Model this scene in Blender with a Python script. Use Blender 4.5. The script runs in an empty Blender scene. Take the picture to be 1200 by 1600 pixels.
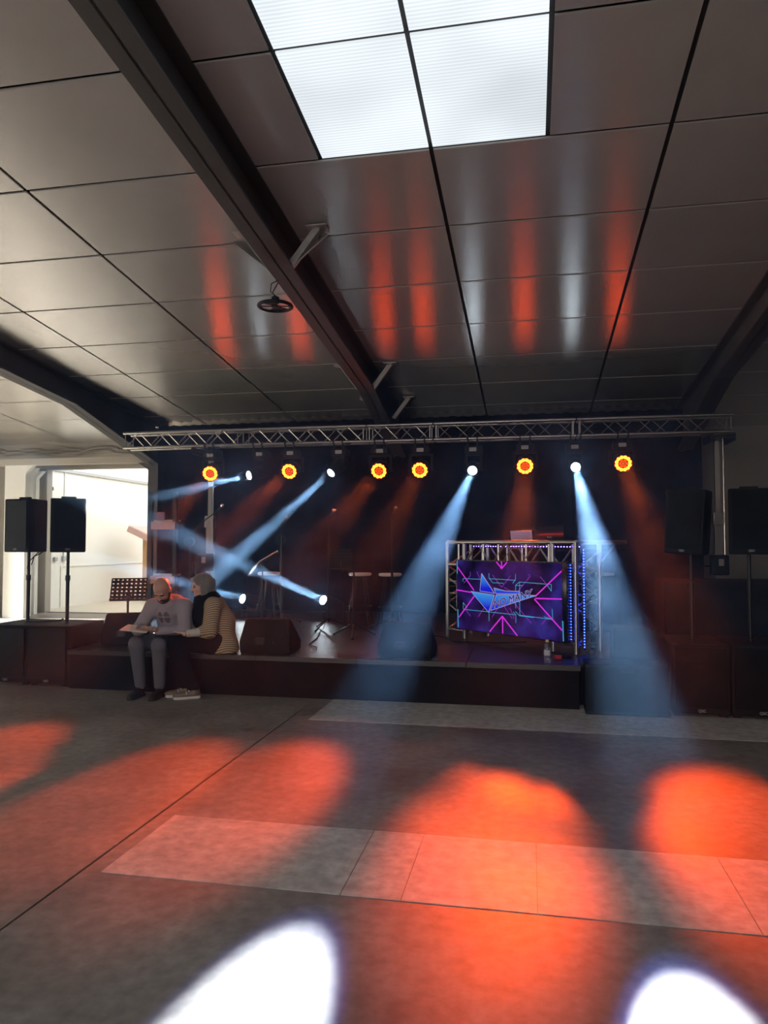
import bpy, bmesh, math, random
import numpy as np
from mathutils import Vector, Matrix, Quaternion

random.seed(7)
SC = bpy.context.scene
COL = SC.collection
PI = math.pi

# ------------------------------------------------------------------ camera
cam_d = bpy.data.cameras.new('camera')
cam = bpy.data.objects.new('camera', cam_d); COL.objects.link(cam)
cam.location = (0, 0, 1.6)
cam.rotation_euler = (math.radians(90 + 2.39), 0, math.radians(11.2))
cam_d.sensor_fit = 'VERTICAL'; cam_d.sensor_height = 36.0
cam_d.lens = 1150 / 1600 * 36.0
cam_d.clip_end = 200
SC.camera = cam

# ------------------------------------------------------------------ world, exposure
w = bpy.data.worlds.new('world'); SC.world = w; w.use_nodes = True
w.node_tree.nodes['Background'].inputs[0].default_value = (.75, .85, 1, 1)
w.node_tree.nodes['Background'].inputs[1].default_value = .8
vs = SC.view_settings
vs.view_transform = 'Standard'; vs.look = 'None'; vs.exposure = 0; vs.gamma = 1
vs.use_curve_mapping = False
try:
    cy = SC.cycles
    cy.use_denoising = True
    cy.denoiser = 'OPENIMAGEDENOISE'
    cy.denoising_input_passes = 'RGB_ALBEDO'
    cy.max_bounces = 5; cy.diffuse_bounces = 2; cy.glossy_bounces = 2; cy.transmission_bounces = 5
    cy.volume_bounces = 0; cy.transparent_max_bounces = 8
    cy.sample_clamp_indirect = 4.0
    cy.caustics_reflective = False; cy.caustics_refractive = False
    cy.volume_max_steps = 64; cy.volume_step_rate = 2.0
    cy.use_adaptive_sampling = False; cy.light_sampling_threshold = .03
except Exception as e:
    print(e)

def area_light(name, loc, rot, sx, sy, power, col):
    l = bpy.data.lights.new(name, 'AREA'); l.shape = 'RECTANGLE'; l.size = sx; l.size_y = sy
    l.energy = power; l.color = col
    o = bpy.data.objects.new(name, l); COL.objects.link(o); o.location = loc; o.rotation_euler = rot
    return o
# sun slanting in through the open side door (left, out of frame) onto the floor of the left bay
SUN = 46.0
sl_ = bpy.data.lights.new('sun', 'SUN'); sl_.energy = SUN; sl_.angle = math.radians(2); sl_.color = (1, .97, .86)
sun = bpy.data.objects.new('sun', sl_); COL.objects.link(sun); sun.location = (-20, 6, 14)
sun.rotation_euler = Vector((.72, .12, -.62)).to_track_quat('-Z', 'Y').to_euler()

# fill light added at unseen windows behind the camera to brighten the people
o = area_light('window_daylight', (-2.6, -5.75, 2.0), (math.radians(86), 0, 0), 6.2, 1.7, 125, (1, .93, .92)); o.data.spread = math.radians(110)

# light levels
WHITE_W, ORANGE_W = 56000.0, 4900.0
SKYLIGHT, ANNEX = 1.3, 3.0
LENS_O, LENS_W = 64.0, 70.0
HAZE = .035

# ------------------------------------------------------------------ helpers
W = {}                                   # world origin of every object built
def tag(o, label=None, cat=None, group=None, kind=None):
    if label: o['label'] = label
    if cat: o['category'] = cat
    if group: o['group'] = group
    if kind: o['kind'] = kind
    return o
def thing(name, loc, label, cat, group=None, kind=None):
    o = bpy.data.objects.new(name, None); COL.objects.link(o)
    o.location = loc; o.empty_display_size = .1; W[o] = Vector(loc)
    return tag(o, label, cat, group, kind)
def frame(p, zdir, up=(0, 0, 1)):
    z = Vector(zdir).normalized(); u = Vector(up)
    if abs(z.dot(u)) > .99: u = Vector((0, 1, 0))
    x = u.cross(z).normalized(); y = z.cross(x)
    M = Matrix((x, y, z)).transposed().to_4x4(); M.translation = Vector(p)
    return M
def rotz(p, a):
    return Matrix.Translation(Vector(p)) @ Matrix.Rotation(a, 4, 'Z')

class MB:
    def __init__(s, M=None): s.v = []; s.f = []; s.M = M
    def add(s, vs_, fs, M=None):
        n = len(s.v)
        for p in vs_:
            p = Vector(p)
            if M is not None: p = M @ p
            if s.M is not None: p = s.M @ p
            s.v.append(p)
        s.f += [tuple(n + i for i in f) for f in fs]
        return s
    def box(s, lo, hi, M=None, ch=0):
        (x0, y0, z0), (x1, y1, z1) = lo, hi
        if ch:
            bm = bmesh.new(); bmesh.ops.create_cube(bm, size=1)
            for v in bm.verts:
                v.co = Vector(((x0+x1)/2+v.co.x*(x1-x0), (y0+y1)/2+v.co.y*(y1-y0), (z0+z1)/2+v.co.z*(z1-z0)))
            bmesh.ops.bevel(bm, geom=bm.edges[:], offset=ch, segments=2, affect='EDGES', profile=.5)
            s.bm(bm, M); return s
        return s.add([(x0,y0,z0),(x1,y0,z0),(x1,y1,z0),(x0,y1,z0),(x0,y0,z1),(x1,y0,z1),(x1,y1,z1),(x0,y1,z1)],
                     [(0,3,2,1),(4,5,6,7),(0,1,5,4),(1,2,6,5),(2,3,7,6),(3,0,4,7)], M)
    def bm(s, bm, M=None):
        bm.verts.ensure_lookup_table(); bm.verts.index_update()
        s.add([v.co.copy() for v in bm.verts], [tuple(v.index for v in f.verts) for f in bm.faces], M); bm.free()
        return s
    def prism(s, poly, h, M=None, z0=0):
        n = len(poly)
        return s.add([(x, y, z0) for x, y in poly] + [(x, y, z0 + h) for x, y in poly],
                     [tuple(range(n))[::-1], tuple(range(n, 2*n))] + [(i, (i+1) % n, n+(i+1) % n, n+i) for i in range(n)], M)
    def lathe(s, prof, n=20, M=None):
        vs_ = []; fs = []
        m = len(prof)
        for i in range(n):
            a = 2*PI*i/n
            for r, z in prof: vs_.append((r*math.cos(a), r*math.sin(a), z))
        for i in range(n):
            j = (i+1) % n
            for k in range(m-1): fs.append((i*m+k, j*m+k, j*m+k+1, i*m+k+1))
        fs.append(tuple(i*m for i in range(n))[::-1]); fs.append(tuple(i*m+m-1 for i in range(n)))
        return s.add(vs_, fs, M)
    def cyl(s, a, b, r, n=10, r2=None):
        a = Vector(a); b = Vector(b); L = (b-a).length
        return s.lathe([(r, 0), (r if r2 is None else r2, L)], n, frame(a, b-a))
    def tube(s, pts, r, n=8, closed=False):
        P = [Vector(p) for p in pts]; m = len(P); vs_ = []; fs = []
        up = Vector((0, 0, 1)); rr = r if isinstance(r, (list, tuple)) else [r]*m
        prev = None
        for i, p in enumerate(P):
            t = (P[(i+1) % m]-P[i-1]) if closed else (P[min(i+1, m-1)]-P[max(i-1, 0)])
            t.normalize()
            if prev is None:
                x = up.cross(t)
                if x.length < .05: x = Vector((1, 0, 0)).cross(t)
            else:
                x = prev - t*prev.dot(t)
            x.normalize(); prev = x; y = t.cross(x)
            for k in range(n):
                a = 2*PI*k/n; vs_.append(p + (x*math.cos(a)+y*math.sin(a))*rr[i])
        for i in range(m if closed else m-1):
            j = (i+1) % m
            for k in range(n):
                l = (k+1) % n; fs.append((i*n+k, i*n+l, j*n+l, j*n+k))
        if not closed: fs += [tuple(range(n))[::-1], tuple((m-1)*n+k for k in range(n))]
        return s.add(vs_, fs)
    def sphere(s, c, r, n=12, sc=(1, 1, 1)):
        bm = bmesh.new(); bmesh.ops.create_uvsphere(bm, u_segments=n, v_segments=max(6, n*2//3), radius=r)
        return s.bm(bm, Matrix.Translation(Vector(c)) @ Matrix.Diagonal((*sc, 1)))
    def build(s, name, mat, parent=None, smooth=False, origin=None, bevel=0):
        lo = Vector([min(v[i] for v in s.v) for i in range(3)]); hi = Vector([max(v[i] for v in s.v) for i in range(3)])
        o0 = Vector(origin) if origin is not None else Vector(((lo.x+hi.x)/2, (lo.y+hi.y)/2, lo.z))
        me = bpy.data.meshes.new(name)
        me.from_pydata([v-o0 for v in s.v], [], s.f); me.update()
        bm = bmesh.new(); bm.from_mesh(me); bmesh.ops.recalc_face_normals(bm, faces=bm.faces[:]); bm.to_mesh(me); bm.free()
        o = bpy.data.objects.new(name, me); COL.objects.link(o)
        if mat: me.materials.append(mat)
        W[o] = o0
        if parent is not None:
            o.parent = parent; o.location = o0 - W[parent]
        else: o.location = o0
        if smooth:
            for p in me.polygons: p.use_smooth = True
            try: me.set_sharp_from_angle(angle=math.radians(38))
            except Exception: pass
        if bevel:
            b = o.modifiers.new('bevel', 'BEVEL'); b.width = bevel; b.segments = 2; b.limit_method = 'ANGLE'
        return o
def place(o, mesh_owner, parent, loc, rot=None):    # a copy of a piece, sharing its mesh
    c = mesh_owner.copy(); COL.objects.link(c); c.parent = parent
    W[c] = Vector(loc); c.location = Vector(loc) - (W[parent] if parent else Vector())
    if rot is not None: c.rotation_euler = rot
    return c
def text(name, body, size, M, mat, parent, ext=.001, align='CENTER', off=0, shear=0):
    cu = bpy.data.curves.new(name, 'FONT'); cu.body = body; cu.size = size; cu.extrude = ext
    cu.align_x = align; cu.align_y = 'CENTER'; cu.offset = off; cu.shear = shear
    tmp = bpy.data.objects.new(name, cu); COL.objects.link(tmp)
    me = bpy.data.meshes.new_from_object(tmp.evaluated_get(bpy.context.evaluated_depsgraph_get()))
    bpy.data.objects.remove(tmp); me.name = name; me.materials.clear(); me.materials.append(mat)
    o = bpy.data.objects.new(name, me); COL.objects.link(o); o.parent = parent
    L = M.copy(); L.translation = M.translation - W[parent]; o.matrix_local = L
    W[o] = M.translation.copy()
    return o

# ------------------------------------------------------------------ materials
MATS = {}
def mat(name, col, rough=.5, metal=0, var=.0, scale=8, bump=0, bscale=40, spec=.5, emit=None, estr=0, trans=0, coat=0):
    m = bpy.data.materials.new(name); m.use_nodes = True; MATS[name] = m
    nt = m.node_tree; b = nt.nodes['Principled BSDF']
    b.inputs['Base Color'].default_value = (*col, 1); b.inputs['Roughness'].default_value = rough
    b.inputs['Metallic'].default_value = metal; b.inputs['Specular IOR Level'].default_value = spec
    b.inputs['Transmission Weight'].default_value = trans; b.inputs['Coat Weight'].default_value = coat
    if emit:
        b.inputs['Emission Color'].default_value = (*emit, 1); b.inputs['Emission Strength'].default_value = estr
    if var or bump:
        tc = nt.nodes.new('ShaderNodeTexCoord')
        n = nt.nodes.new('ShaderNodeTexNoise'); n.inputs['Scale'].default_value = scale; n.inputs['Detail'].default_value = 6
        nt.links.new(tc.outputs['Object'], n.inputs['Vector'])
        if var:
            mx = nt.nodes.new('ShaderNodeMix'); mx.data_type = 'RGBA'
            mx.inputs['A'].default_value = tuple(c*(1-var) for c in col)+(1,)
            mx.inputs['B'].default_value = tuple(min(1, c*(1+var)) for c in col)+(1,)
            nt.links.new(n.outputs['Fac'], mx.inputs['Factor']); nt.links.new(mx.outputs['Result'], b.inputs['Base Color'])
        if bump:
            n2 = nt.nodes.new('ShaderNodeTexNoise'); n2.inputs['Scale'].default_value = bscale; n2.inputs['Detail'].default_value = 4
            nt.links.new(tc.outputs['Object'], n2.inputs['Vector'])
            bp = nt.nodes.new('ShaderNodeBump'); bp.inputs['Strength'].default_value = bump; bp.inputs['Distance'].default_value = .01
            nt.links.new(n2.outputs['Fac'], bp.inputs['Height']); nt.links.new(bp.outputs['Normal'], b.inputs['Normal'])
    return m
def emis(name, col, s):
    m = bpy.data.materials.new(name); m.use_nodes = True; nt = m.node_tree
    nt.nodes.remove(nt.nodes['Principled BSDF'])
    e = nt.nodes.new('ShaderNodeEmission'); e.inputs[0].default_value = (*col, 1); e.inputs[1].default_value = s
    nt.links.new(e.outputs[0], nt.nodes['Material Output'].inputs[0]); MATS[name] = m
    return m

def concrete(name, dark, light, rough, scale=.9):
    m = bpy.data.materials.new(name); m.use_nodes = True; nt = m.node_tree; b = nt.nodes['Principled BSDF']
    g = nt.nodes.new('ShaderNodeNewGeometry')
    def noise(sc, det, ro=.55):
        n = nt.nodes.new('ShaderNodeTexNoise'); n.inputs['Scale'].default_value = sc; n.inputs['Detail'].default_value = det
        n.inputs['Roughness'].default_value = ro; nt.links.new(g.outputs['Position'], n.inputs['Vector']); return n
    n1 = noise(scale, 8, .62); n2 = noise(14, 5); n3 = noise(160, 3)
    r = nt.nodes.new('ShaderNodeValToRGB'); r.color_ramp.elements[0].position = .34; r.color_ramp.elements[1].position = .68
    r.color_ramp.elements[0].color = (*dark, 1); r.color_ramp.elements[1].color = (*light, 1)
    nt.links.new(n1.outputs['Fac'], r.inputs[0])
    mr = nt.nodes.new('ShaderNodeMapRange'); mr.inputs[1].default_value = .3; mr.inputs[2].default_value = .7; mr.inputs[3].default_value = .72; mr.inputs[4].default_value = 1.2
    nt.links.new(n2.outputs['Fac'], mr.inputs[0])
    mx = nt.nodes.new('ShaderNodeMix'); mx.data_type = 'RGBA'; mx.blend_type = 'MULTIPLY'; mx.inputs['Factor'].default_value = 1
    nt.links.new(r.outputs[0], mx.inputs['A']); nt.links.new(mr.outputs[0], mx.inputs['B'])
    nt.links.new(mx.outputs['Result'], b.inputs['Base Color'])
    mr2 = nt.nodes.new('ShaderNodeMapRange'); mr2.inputs[3].default_value = rough-.12; mr2.inputs[4].default_value = rough+.18
    nt.links.new(n1.outputs['Fac'], mr2.inputs[0]); nt.links.new(mr2.outputs[0], b.inputs['Roughness'])
    bp = nt.nodes.new('ShaderNodeBump'); bp.inputs['Strength'].default_value = .12; bp.inputs['Distance'].default_value = .004
    nt.links.new(n3.outputs['Fac'], bp.inputs['Height']); nt.links.new(bp.outputs['Normal'], b.inputs['Normal'])
    MATS[name] = m
    return m

M_floor = concrete('floor_concrete', (.12, .106, .094), (.29, .268, .24), .48)
M_patch = concrete('patch_concrete', (.40, .37, .335), (.54, .505, .46), .5, 1.6)
M_joint = mat('joint_dark', (.03, .028, .025), .9)
M_steel = mat('rafter_paint', (.048, .044, .043), .55, 0, .12, 3, .05, 60)
M_deckroof = mat('roof_deck', (.03, .03, .032), .8)
M_wall = mat('wall_plaster', (.42, .39, .34), .85, 0, .12, 2, .2, 30)
M_white = mat('annex_white', (.80, .80, .76), .8, 0, .05, 1.3, .12, 25)
M_annexfloor = mat('annex_floor', (.52, .50, .42), .45, 0, .15, 2.2, .05, 30)
M_black = mat('black_plastic', (.012, .012, .014), .55, 0, .2, 20, .15, 200, spec=0.18)
M_cab = mat('cabinet_black', (.010, .010, .012), .6, 0, .25, 30, .35, 260, spec=0.18)
M_grille = mat('grille_black', (.008, .008, .009), .5, .3, .2, 60, .5, 400, spec=0.18)
M_blackmetal = mat('black_metal', (.02, .02, .022), .38, .6)
M_chrome = mat('chrome', (.75, .75, .76), .22, 1)
M_alu = mat('truss_aluminium', (.42, .41, .40), .38, 1, .08, 12)
M_curtain = mat('curtain_black', (.003, .003, .004), .95, 0, .2, 12, spec=0.02)
M_stage = mat('stage_deck', (.035, .030, .030), .34, 0, .35, 18, .35, 150)
M_skirt = mat('stage_skirt', (.014, .011, .012), .85, 0, .2, 6, spec=0.08)
M_orangepaint = mat('rack_orange', (.50, .15, .015), .5, 0, .1, 5)
M_blueupright = mat('rack_upright', (.20, .22, .23), .5, .2)
M_wood = mat('timber', (.55, .36, .17), .65, 0, .25, 6, .2, 50)
M_rooftile = mat('reddish_board', (.55, .36, .32), .7, 0, .12, 5)
M_greydoor = mat('door_grey', (.42, .43, .45), .4, .2)
M_glass = mat('door_glass', (.10, .11, .12), .1, 0)
M_stool = mat('stool_top', (.72, .66, .60), .35)
M_label = mat('pale_print', (.45, .45, .47), .5)
M_skin = mat('skin_man', (.50, .27, .20), .5, 0, .08, 14)
M_skinw = mat('skin_woman', (.62, .38, .30), .5, 0, .06, 14)
M_hoodie = mat('hoodie_fabric', (.33, .28, .31), .9, 0, .10, 9, .3, 120)
M_hoodprint = mat('hoodie_print', (.16, .12, .14), .9)
M_hoodline = mat('hoodie_print_line', (.42, .36, .38), .9)
M_jeans = mat('grey_jeans', (.13, .12, .14), .9, 0, .2, 12, .3, 150)
M_blackcloth = mat('black_cloth', (.010, .010, .011), .95, 0, .2, 20, .4, 80, spec=0.05)
M_beard = mat('beard', (.022, .016, .014), .85, 0, .3, 60, .6, 200)
M_hair = mat('grey_blonde_hair', (.34, .28, .22), .5, 0, .35, 30, .5, 60)
def hair_mat():
    m = bpy.data.materials.new('streaked_hair'); m.use_nodes = True; nt = m.node_tree; b = nt.nodes['Principled BSDF']; b.inputs['Roughness'].default_value = .45
    tc = nt.nodes.new('ShaderNodeTexCoord'); wv = nt.nodes.new('ShaderNodeTexWave'); wv.bands_direction = 'DIAGONAL'; wv.inputs['Scale'].default_value = 24; wv.inputs['Distortion'].default_value = 7
    wv.inputs['Detail'].default_value = 3; wv.inputs['Detail Scale'].default_value = 1.2; nt.links.new(tc.outputs['Object'], wv.inputs['Vector'])
    r = nt.nodes.new('ShaderNodeValToRGB'); r.color_ramp.elements[0].color = (.12, .105, .10, 1); r.color_ramp.elements[1].color = (.36, .33, .31, 1)
    nt.links.new(wv.outputs['Fac'], r.inputs[0]); nt.links.new(r.outputs[0], b.inputs['Base Color'])
    bp = nt.nodes.new('ShaderNodeBump'); bp.inputs['Strength'].default_value = .8; bp.inputs['Distance'].default_value = .008
    nt.links.new(wv.outputs['Fac'], bp.inputs['Height']); nt.links.new(bp.outputs['Normal'], b.inputs['Normal']); return m
M_hair = hair_mat()
M_sleeve = mat('white_sleeve', (.62, .58, .50), .85)
M_shoew = mat('sneaker_white', (.62, .60, .56), .5)
M_shoed = mat('sneaker_brown', (.18, .12, .09), .5)
M_shoeb = mat('dark_shoe', (.015, .014, .014), .6)
M_paper = mat('paper', (.70, .66, .60), .6)
M_eye = mat('eye_dark', (.02, .015, .012), .2)
M_lip = mat('lip', (.36, .15, .12), .5)
M_lcd = mat('gloss_black', (.006, .006, .008), .08)
M_silver = mat('laptop_silver', (.62, .62, .66), .35, .4)
M_lidgloss = mat('laptop_dark_lid', (.05, .04, .05), .12, .6)
M_gearwhite = mat('gear_white', (.6, .6, .6), .4)
M_red = mat('red_plug', (.5, .03, .05), .4)
M_cap = mat('bottle_cap', (.75, .62, .25), .4)
M_bottle = mat('bottle_plastic', (.85, .88, .92), .08, 0, trans=.9)
M_bottlelabel = mat('bottle_label', (.55, .56, .60), .5)
M_bracket = mat('galvanised', (.45, .43, .40), .45, .5, .2, 12)
M_diffuser = mat('lamp_diffuser', (.85, .78, .75), .25, 0, .1, 30)
E_white = emis('lens_white', (.72, .88, 1.0), LENS_W)
E_or1 = emis('lens_orange_bright', (1.0, .06, .0025), LENS_O)
E_or2 = emis('lens_orange_inner', (1.0, .10, .008), LENS_O*.02)
M_lensback = mat('lens_backing', (.10, .02, .01), .3)
E_blueled = emis('blue_led', (.02, .05, 1.0), 14.0)
E_par = emis('par_standby', (.02, .10, .09), .12)  # faint glow standing in for teal reflections on the unlit cans

def knit():
    m = bpy.data.materials.new('cardigan_knit'); m.use_nodes = True; nt = m.node_tree; b = nt.nodes['Principled BSDF']
    b.inputs['Roughness'].default_value = .95
    tc = nt.nodes.new('ShaderNodeTexCoord'); mp = nt.nodes.new('ShaderNodeMapping'); mp.inputs['Rotation'].default_value = (.45, .35, 0)
    nt.links.new(tc.outputs['Object'], mp.inputs[0])
    wv = nt.nodes.new('ShaderNodeTexWave'); wv.bands_direction = 'Z'; wv.inputs['Scale'].default_value = 15.0; wv.inputs['Distortion'].default_value = 1.6
    wv.inputs['Detail'].default_value = 1.0; wv.inputs['Detail Scale'].default_value = .8
    nt.links.new(mp.outputs[0], wv.inputs['Vector'])
    r = nt.nodes.new('ShaderNodeValToRGB'); r.color_ramp.elements[0].position = .35; r.color_ramp.elements[1].position = .65
    r.color_ramp.elements[0].color = (.20, .135, .08, 1); r.color_ramp.elements[1].color = (.55, .41, .26, 1)
    nt.links.new(wv.outputs['Fac'], r.inputs[0]); nt.links.new(r.outputs[0], b.inputs['Base Color'])
    bp = nt.nodes.new('ShaderNodeBump'); bp.inputs['Strength'].default_value = .5; bp.inputs['Distance'].default_value = .006
    nt.links.new(wv.outputs['Fac'], bp.inputs['Height']); nt.links.new(bp.outputs['Normal'], b.inputs['Normal'])
    return m
M_knit = knit()

def ceiling_mat():          # embossed foil-faced roof panel: pale, with a brushed sheen along the slope
    m = bpy.data.materials.new('roof_panel'); m.use_nodes = True; nt = m.node_tree; b = nt.nodes['Principled BSDF']
    g = nt.nodes.new('ShaderNodeNewGeometry')
    n = nt.nodes.new('ShaderNodeTexNoise'); n.inputs['Scale'].default_value = 1.3; n.inputs['Detail'].default_value = 6
    nt.links.new(g.outputs['Position'], n.inputs['Vector'])
    mx = nt.nodes.new('ShaderNodeMix'); mx.data_type = 'RGBA'
    mx.inputs['A'].default_value = (.40, .38, .35, 1); mx.inputs['B'].default_value = (.50, .475, .44, 1)
    nt.links.new(n.outputs['Fac'], mx.inputs['Factor']); nt.links.new(mx.outputs['Result'], b.inputs['Base Color'])
    n2 = nt.nodes.new('ShaderNodeTexNoise'); n2.inputs['Scale'].default_value = 90; n2.inputs['Detail'].default_value = 2
    mp = nt.nodes.new('ShaderNodeMapping'); mp.inputs['Scale'].default_value = (.5, 1, 1)
    nt.links.new(g.outputs['Position'], mp.inputs[0]); nt.links.new(mp.outputs[0], n2.inputs['Vector'])
    bp = nt.nodes.new('ShaderNodeBump'); bp.inputs['Strength'].default_value = .45; bp.inputs['Distance'].default_value = .004
    nt.links.new(n2.outputs['Fac'], bp.inputs['Height'])
    b.inputs['Roughness'].default_value = .8; b.inputs['Specular IOR Level'].default_value = .2
    nt.links.new(bp.outputs['Normal'], b.inputs['Normal'])
    gl = nt.nodes.new('ShaderNodeBsdfAnisotropic'); gl.inputs['Roughness'].default_value = .22; gl.inputs['Anisotropy'].default_value = .7
    gl.inputs['Color'].default_value = (.9, .88, .86, 1)
    tg = nt.nodes.new('ShaderNodeCombineXYZ'); tg.inputs[0].default_value = 1.0
    nt.links.new(tg.outputs[0], gl.inputs['Tangent'])
    nt.links.new(bp.outputs['Normal'], gl.inputs['Normal'])
    ms = nt.nodes.new('ShaderNodeMixShader')
    lw = nt.nodes.new('ShaderNodeLayerWeight'); lw.inputs[0].default_value = .5
    pw = nt.nodes.new('ShaderNodeMath'); pw.operation = 'POWER'; pw.inputs[1].default_value = 3.4; nt.links.new(lw.outputs['Facing'], pw.inputs[0])
    pm = nt.nodes.new('ShaderNodeMath'); pm.operation = 'MULTIPLY'; pm.inputs[1].default_value = 2.4; pm.use_clamp = True; nt.links.new(pw.outputs[0], pm.inputs[0])
    nt.links.new(pm.outputs[0], ms.inputs[0])
    nt.links.new(b.outputs[0], ms.inputs[1]); nt.links.new(gl.outputs[0], ms.inputs[2])
    nt.links.new(ms.outputs[0], nt.nodes['Material Output'].inputs[0])
    return m
M_panel = ceiling_mat()

def skylight_mat():         # ribbed translucent sheet with daylight behind it
    m = bpy.data.materials.new('skylight_sheet'); m.use_nodes = True; nt = m.node_tree
    nt.nodes.remove(nt.nodes['Principled BSDF'])
    g = nt.nodes.new('ShaderNodeNewGeometry')
    wv = nt.nodes.new('ShaderNodeTexWave'); wv.bands_direction = 'Y'; wv.inputs['Scale'].default_value = 10.0; wv.inputs['Distortion'].default_value = .5
    nt.links.new(g.outputs['Position'], wv.inputs['Vector'])
    n = nt.nodes.new('ShaderNodeTexNoise'); n.inputs['Scale'].default_value = .7; n.inputs['Detail'].default_value = 2
    nt.links.new(g.outputs['Position'], n.inputs['Vector'])
    a = nt.nodes.new('ShaderNodeMapRange'); a.inputs[3].default_value = .84; a.inputs[4].default_value = 1.0
    nt.links.new(wv.outputs['Fac'], a.inputs[0])
    c = nt.nodes.new('ShaderNodeMapRange'); c.inputs[1].default_value = .25; c.inputs[2].default_value = .75; c.inputs[3].default_value = .62; c.inputs[4].default_value = 1.08
    nt.links.new(n.outputs['Fac'], c.inputs[0])
    k = nt.nodes.new('ShaderNodeMath'); k.operation = 'MULTIPLY'; nt.links.new(a.outputs[0], k.inputs[0]); nt.links.new(c.outputs[0], k.inputs[1])
    k2 = nt.nodes.new('ShaderNodeMath'); k2.operation = 'MULTIPLY'; k2.inputs[1].default_value = SKYLIGHT; nt.links.new(k.outputs[0], k2.inputs[0])
    e = nt.nodes.new('ShaderNodeEmission'); e.inputs[0].default_value = (.88, .95, 1.0, 1)
    nt.links.new(k2.outputs[0], e.inputs[1]); nt.links.new(e.outputs[0], nt.nodes['Material Output'].inputs[0])
    return m
M_sky = skylight_mat()
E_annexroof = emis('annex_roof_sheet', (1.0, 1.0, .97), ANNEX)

# ------------------------------------------------------------------ structure
def struct(name, mb, m, parent=None, **k):
    o = mb.build(name, m, parent, **k)
    if parent is None: o['kind'] = 'structure'
    return o
X0, X1, Y0, Y1 = -12.8, 7.8, -6.0, 15.15
A, B = 5.45, .106
def cz(y): return A - B*y
SL = math.atan(B)

floor = struct('floor', MB().box((X0-.2, Y0-.3, -1.0), (X1+.3, Y1+.2, -.012)), M_joint)
floor['label'] = 'grey concrete hall floor with paler patch strips'
JX = -2.16
for nm, (xa, xb) in (('slab', (X0, JX-.006)), ('slab', (JX+.006, X1))):
    MB().box((xa, Y0, -.012), (xb, Y1, 0)).build(nm, M_floor, floor)
px = [-2.06, -.86, -.58, .02, .92, 2.4, 7.5]
for a, b in zip(px[:-1], px[1:]):
    MB().box((a+.002, 3.31, 0), (b-.002, 4.07, .003)).build('concrete_patch', M_patch, floor)
for a, b in ((-1.98, .6), (.6, 3.2), (3.2, 7.5)):
    MB().box((a+.002, 6.47, 0), (b-.002, 7.6, .003)).build('concrete_patch', M_patch, floor)

# walls
Z = 3.25
struct('wall_right', MB().box((X1, Y0, 0), (X1+.2, Y1+.2, 6.5)), M_wall)
struct('wall_front', MB().box((X0-.2, Y0-.2, 0), (X1+.2, Y0, 6.5)), M_wall)
for n_, xw in enumerate((-4.7, -2.6, -.5)):  # unseen windows, added to go with the front fill light
    wd = thing('window_%d' % (n_+1), (xw, Y0, 1.1), None, None, kind='structure')
    b = MB()
    for xx in (-1.0, 0, .95): b.box((xw+xx, Y0, 1.1), (xw+xx+.05, Y0+.06, 3.5))
    for zz in (1.1, 2.25, 3.45): b.box((xw-1.0, Y0, zz), (xw+1.0, Y0+.06, zz+.05))
    b.build('window_frame', M_greydoor, wd)
    MB().box((xw-.98, Y0+.01, 1.12), (xw+.98, Y0+.025, 3.48)).build('pane', M_glass, wd)
DL, DR = -10.95, -7.75
struct('wall_back', MB().box((DR, Y1, 0), (X1+.2, Y1+.2, 4.3)).box((X0-.2, Y1, 0), (DL, Y1+.2, 4.3)).box((DL, Y1, Z+.04), (DR, Y1+.2, 4.3)), M_wall)
struct('wall_left', MB().box((X0-.2, Y0, 0), (X0, 4.0, 6.5)).box((X0-.2, 13.5, 0), (X0, Y1, 6.5)).box((X0-.2, 4.0, 3.6), (X0, 13.5, 6.5)), M_wall)
yard = struct('ground_yard', MB().box((-22, -6, -.2), (X0-.2, 16, -.05)), concrete('yard_ground', (.3, .28, .25), (.45, .42, .38), .8))

# ceiling: dark deck with proud panels
c = MB(); n0 = cz(Y0); n1 = cz(Y1+.2)
c.add([(X0-.2, Y0-.2, n0+.05), (X1+.2, Y0-.2, n0+.05), (X1+.2, Y1+.2, n1+.05), (X0-.2, Y1+.2, n1+.05),
       (X0-.2, Y0-.2, n0+.2), (X1+.2, Y0-.2, n0+.2), (X1+.2, Y1+.2, n1+.2), (X0-.2, Y1+.2, n1+.2)],
      [(0, 1, 2, 3), (4, 7, 6, 5), (0, 4, 5, 1), (1, 5, 6, 2), (2, 6, 7, 3), (3, 7, 4, 0)])
ceiling = struct('ceiling', c, M_deckroof)
ceiling['label'] = 'low sloping ceiling of pale embossed panels with dark joints'
WX, LY = 1.87, 1.21
def panel_proto(w, l, m, ribs=False):
    b = MB()
    if ribs:
        b.box((-w/2, -l/2, .004), (w/2, l/2, .02))
    else:
        b.box((-w/2, -l/2, 0), (w/2, l/2, .018))
    return b
pp = {}
first = {}
def put_panel(kind, x, y, w, l):
    key = (kind, round(w, 3))
    loc = Vector((x, y, cz(y)))
    nm = 'skylight_panel' if kind == 's' else 'roof_panel'
    if key not in first:
        o = panel_proto(w, l, None, kind == 's').build(nm, M_sky if kind == 's' else M_panel, ceiling, origin=(0, 0, 0))
        W[o] = loc; o.location = loc - W[ceiling]; first[key] = o
    else:
        o = place(None, first[key], ceiling, loc); o.name = nm
    o.rotation_euler = (-SL, 0, 0)
rows = [5.87 + LY*i for i in range(-9, 8)]
cols = [1.1 + WX*i for i in range(-8, 4)]
GAP = .035
LS = LY/math.cos(SL)
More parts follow.
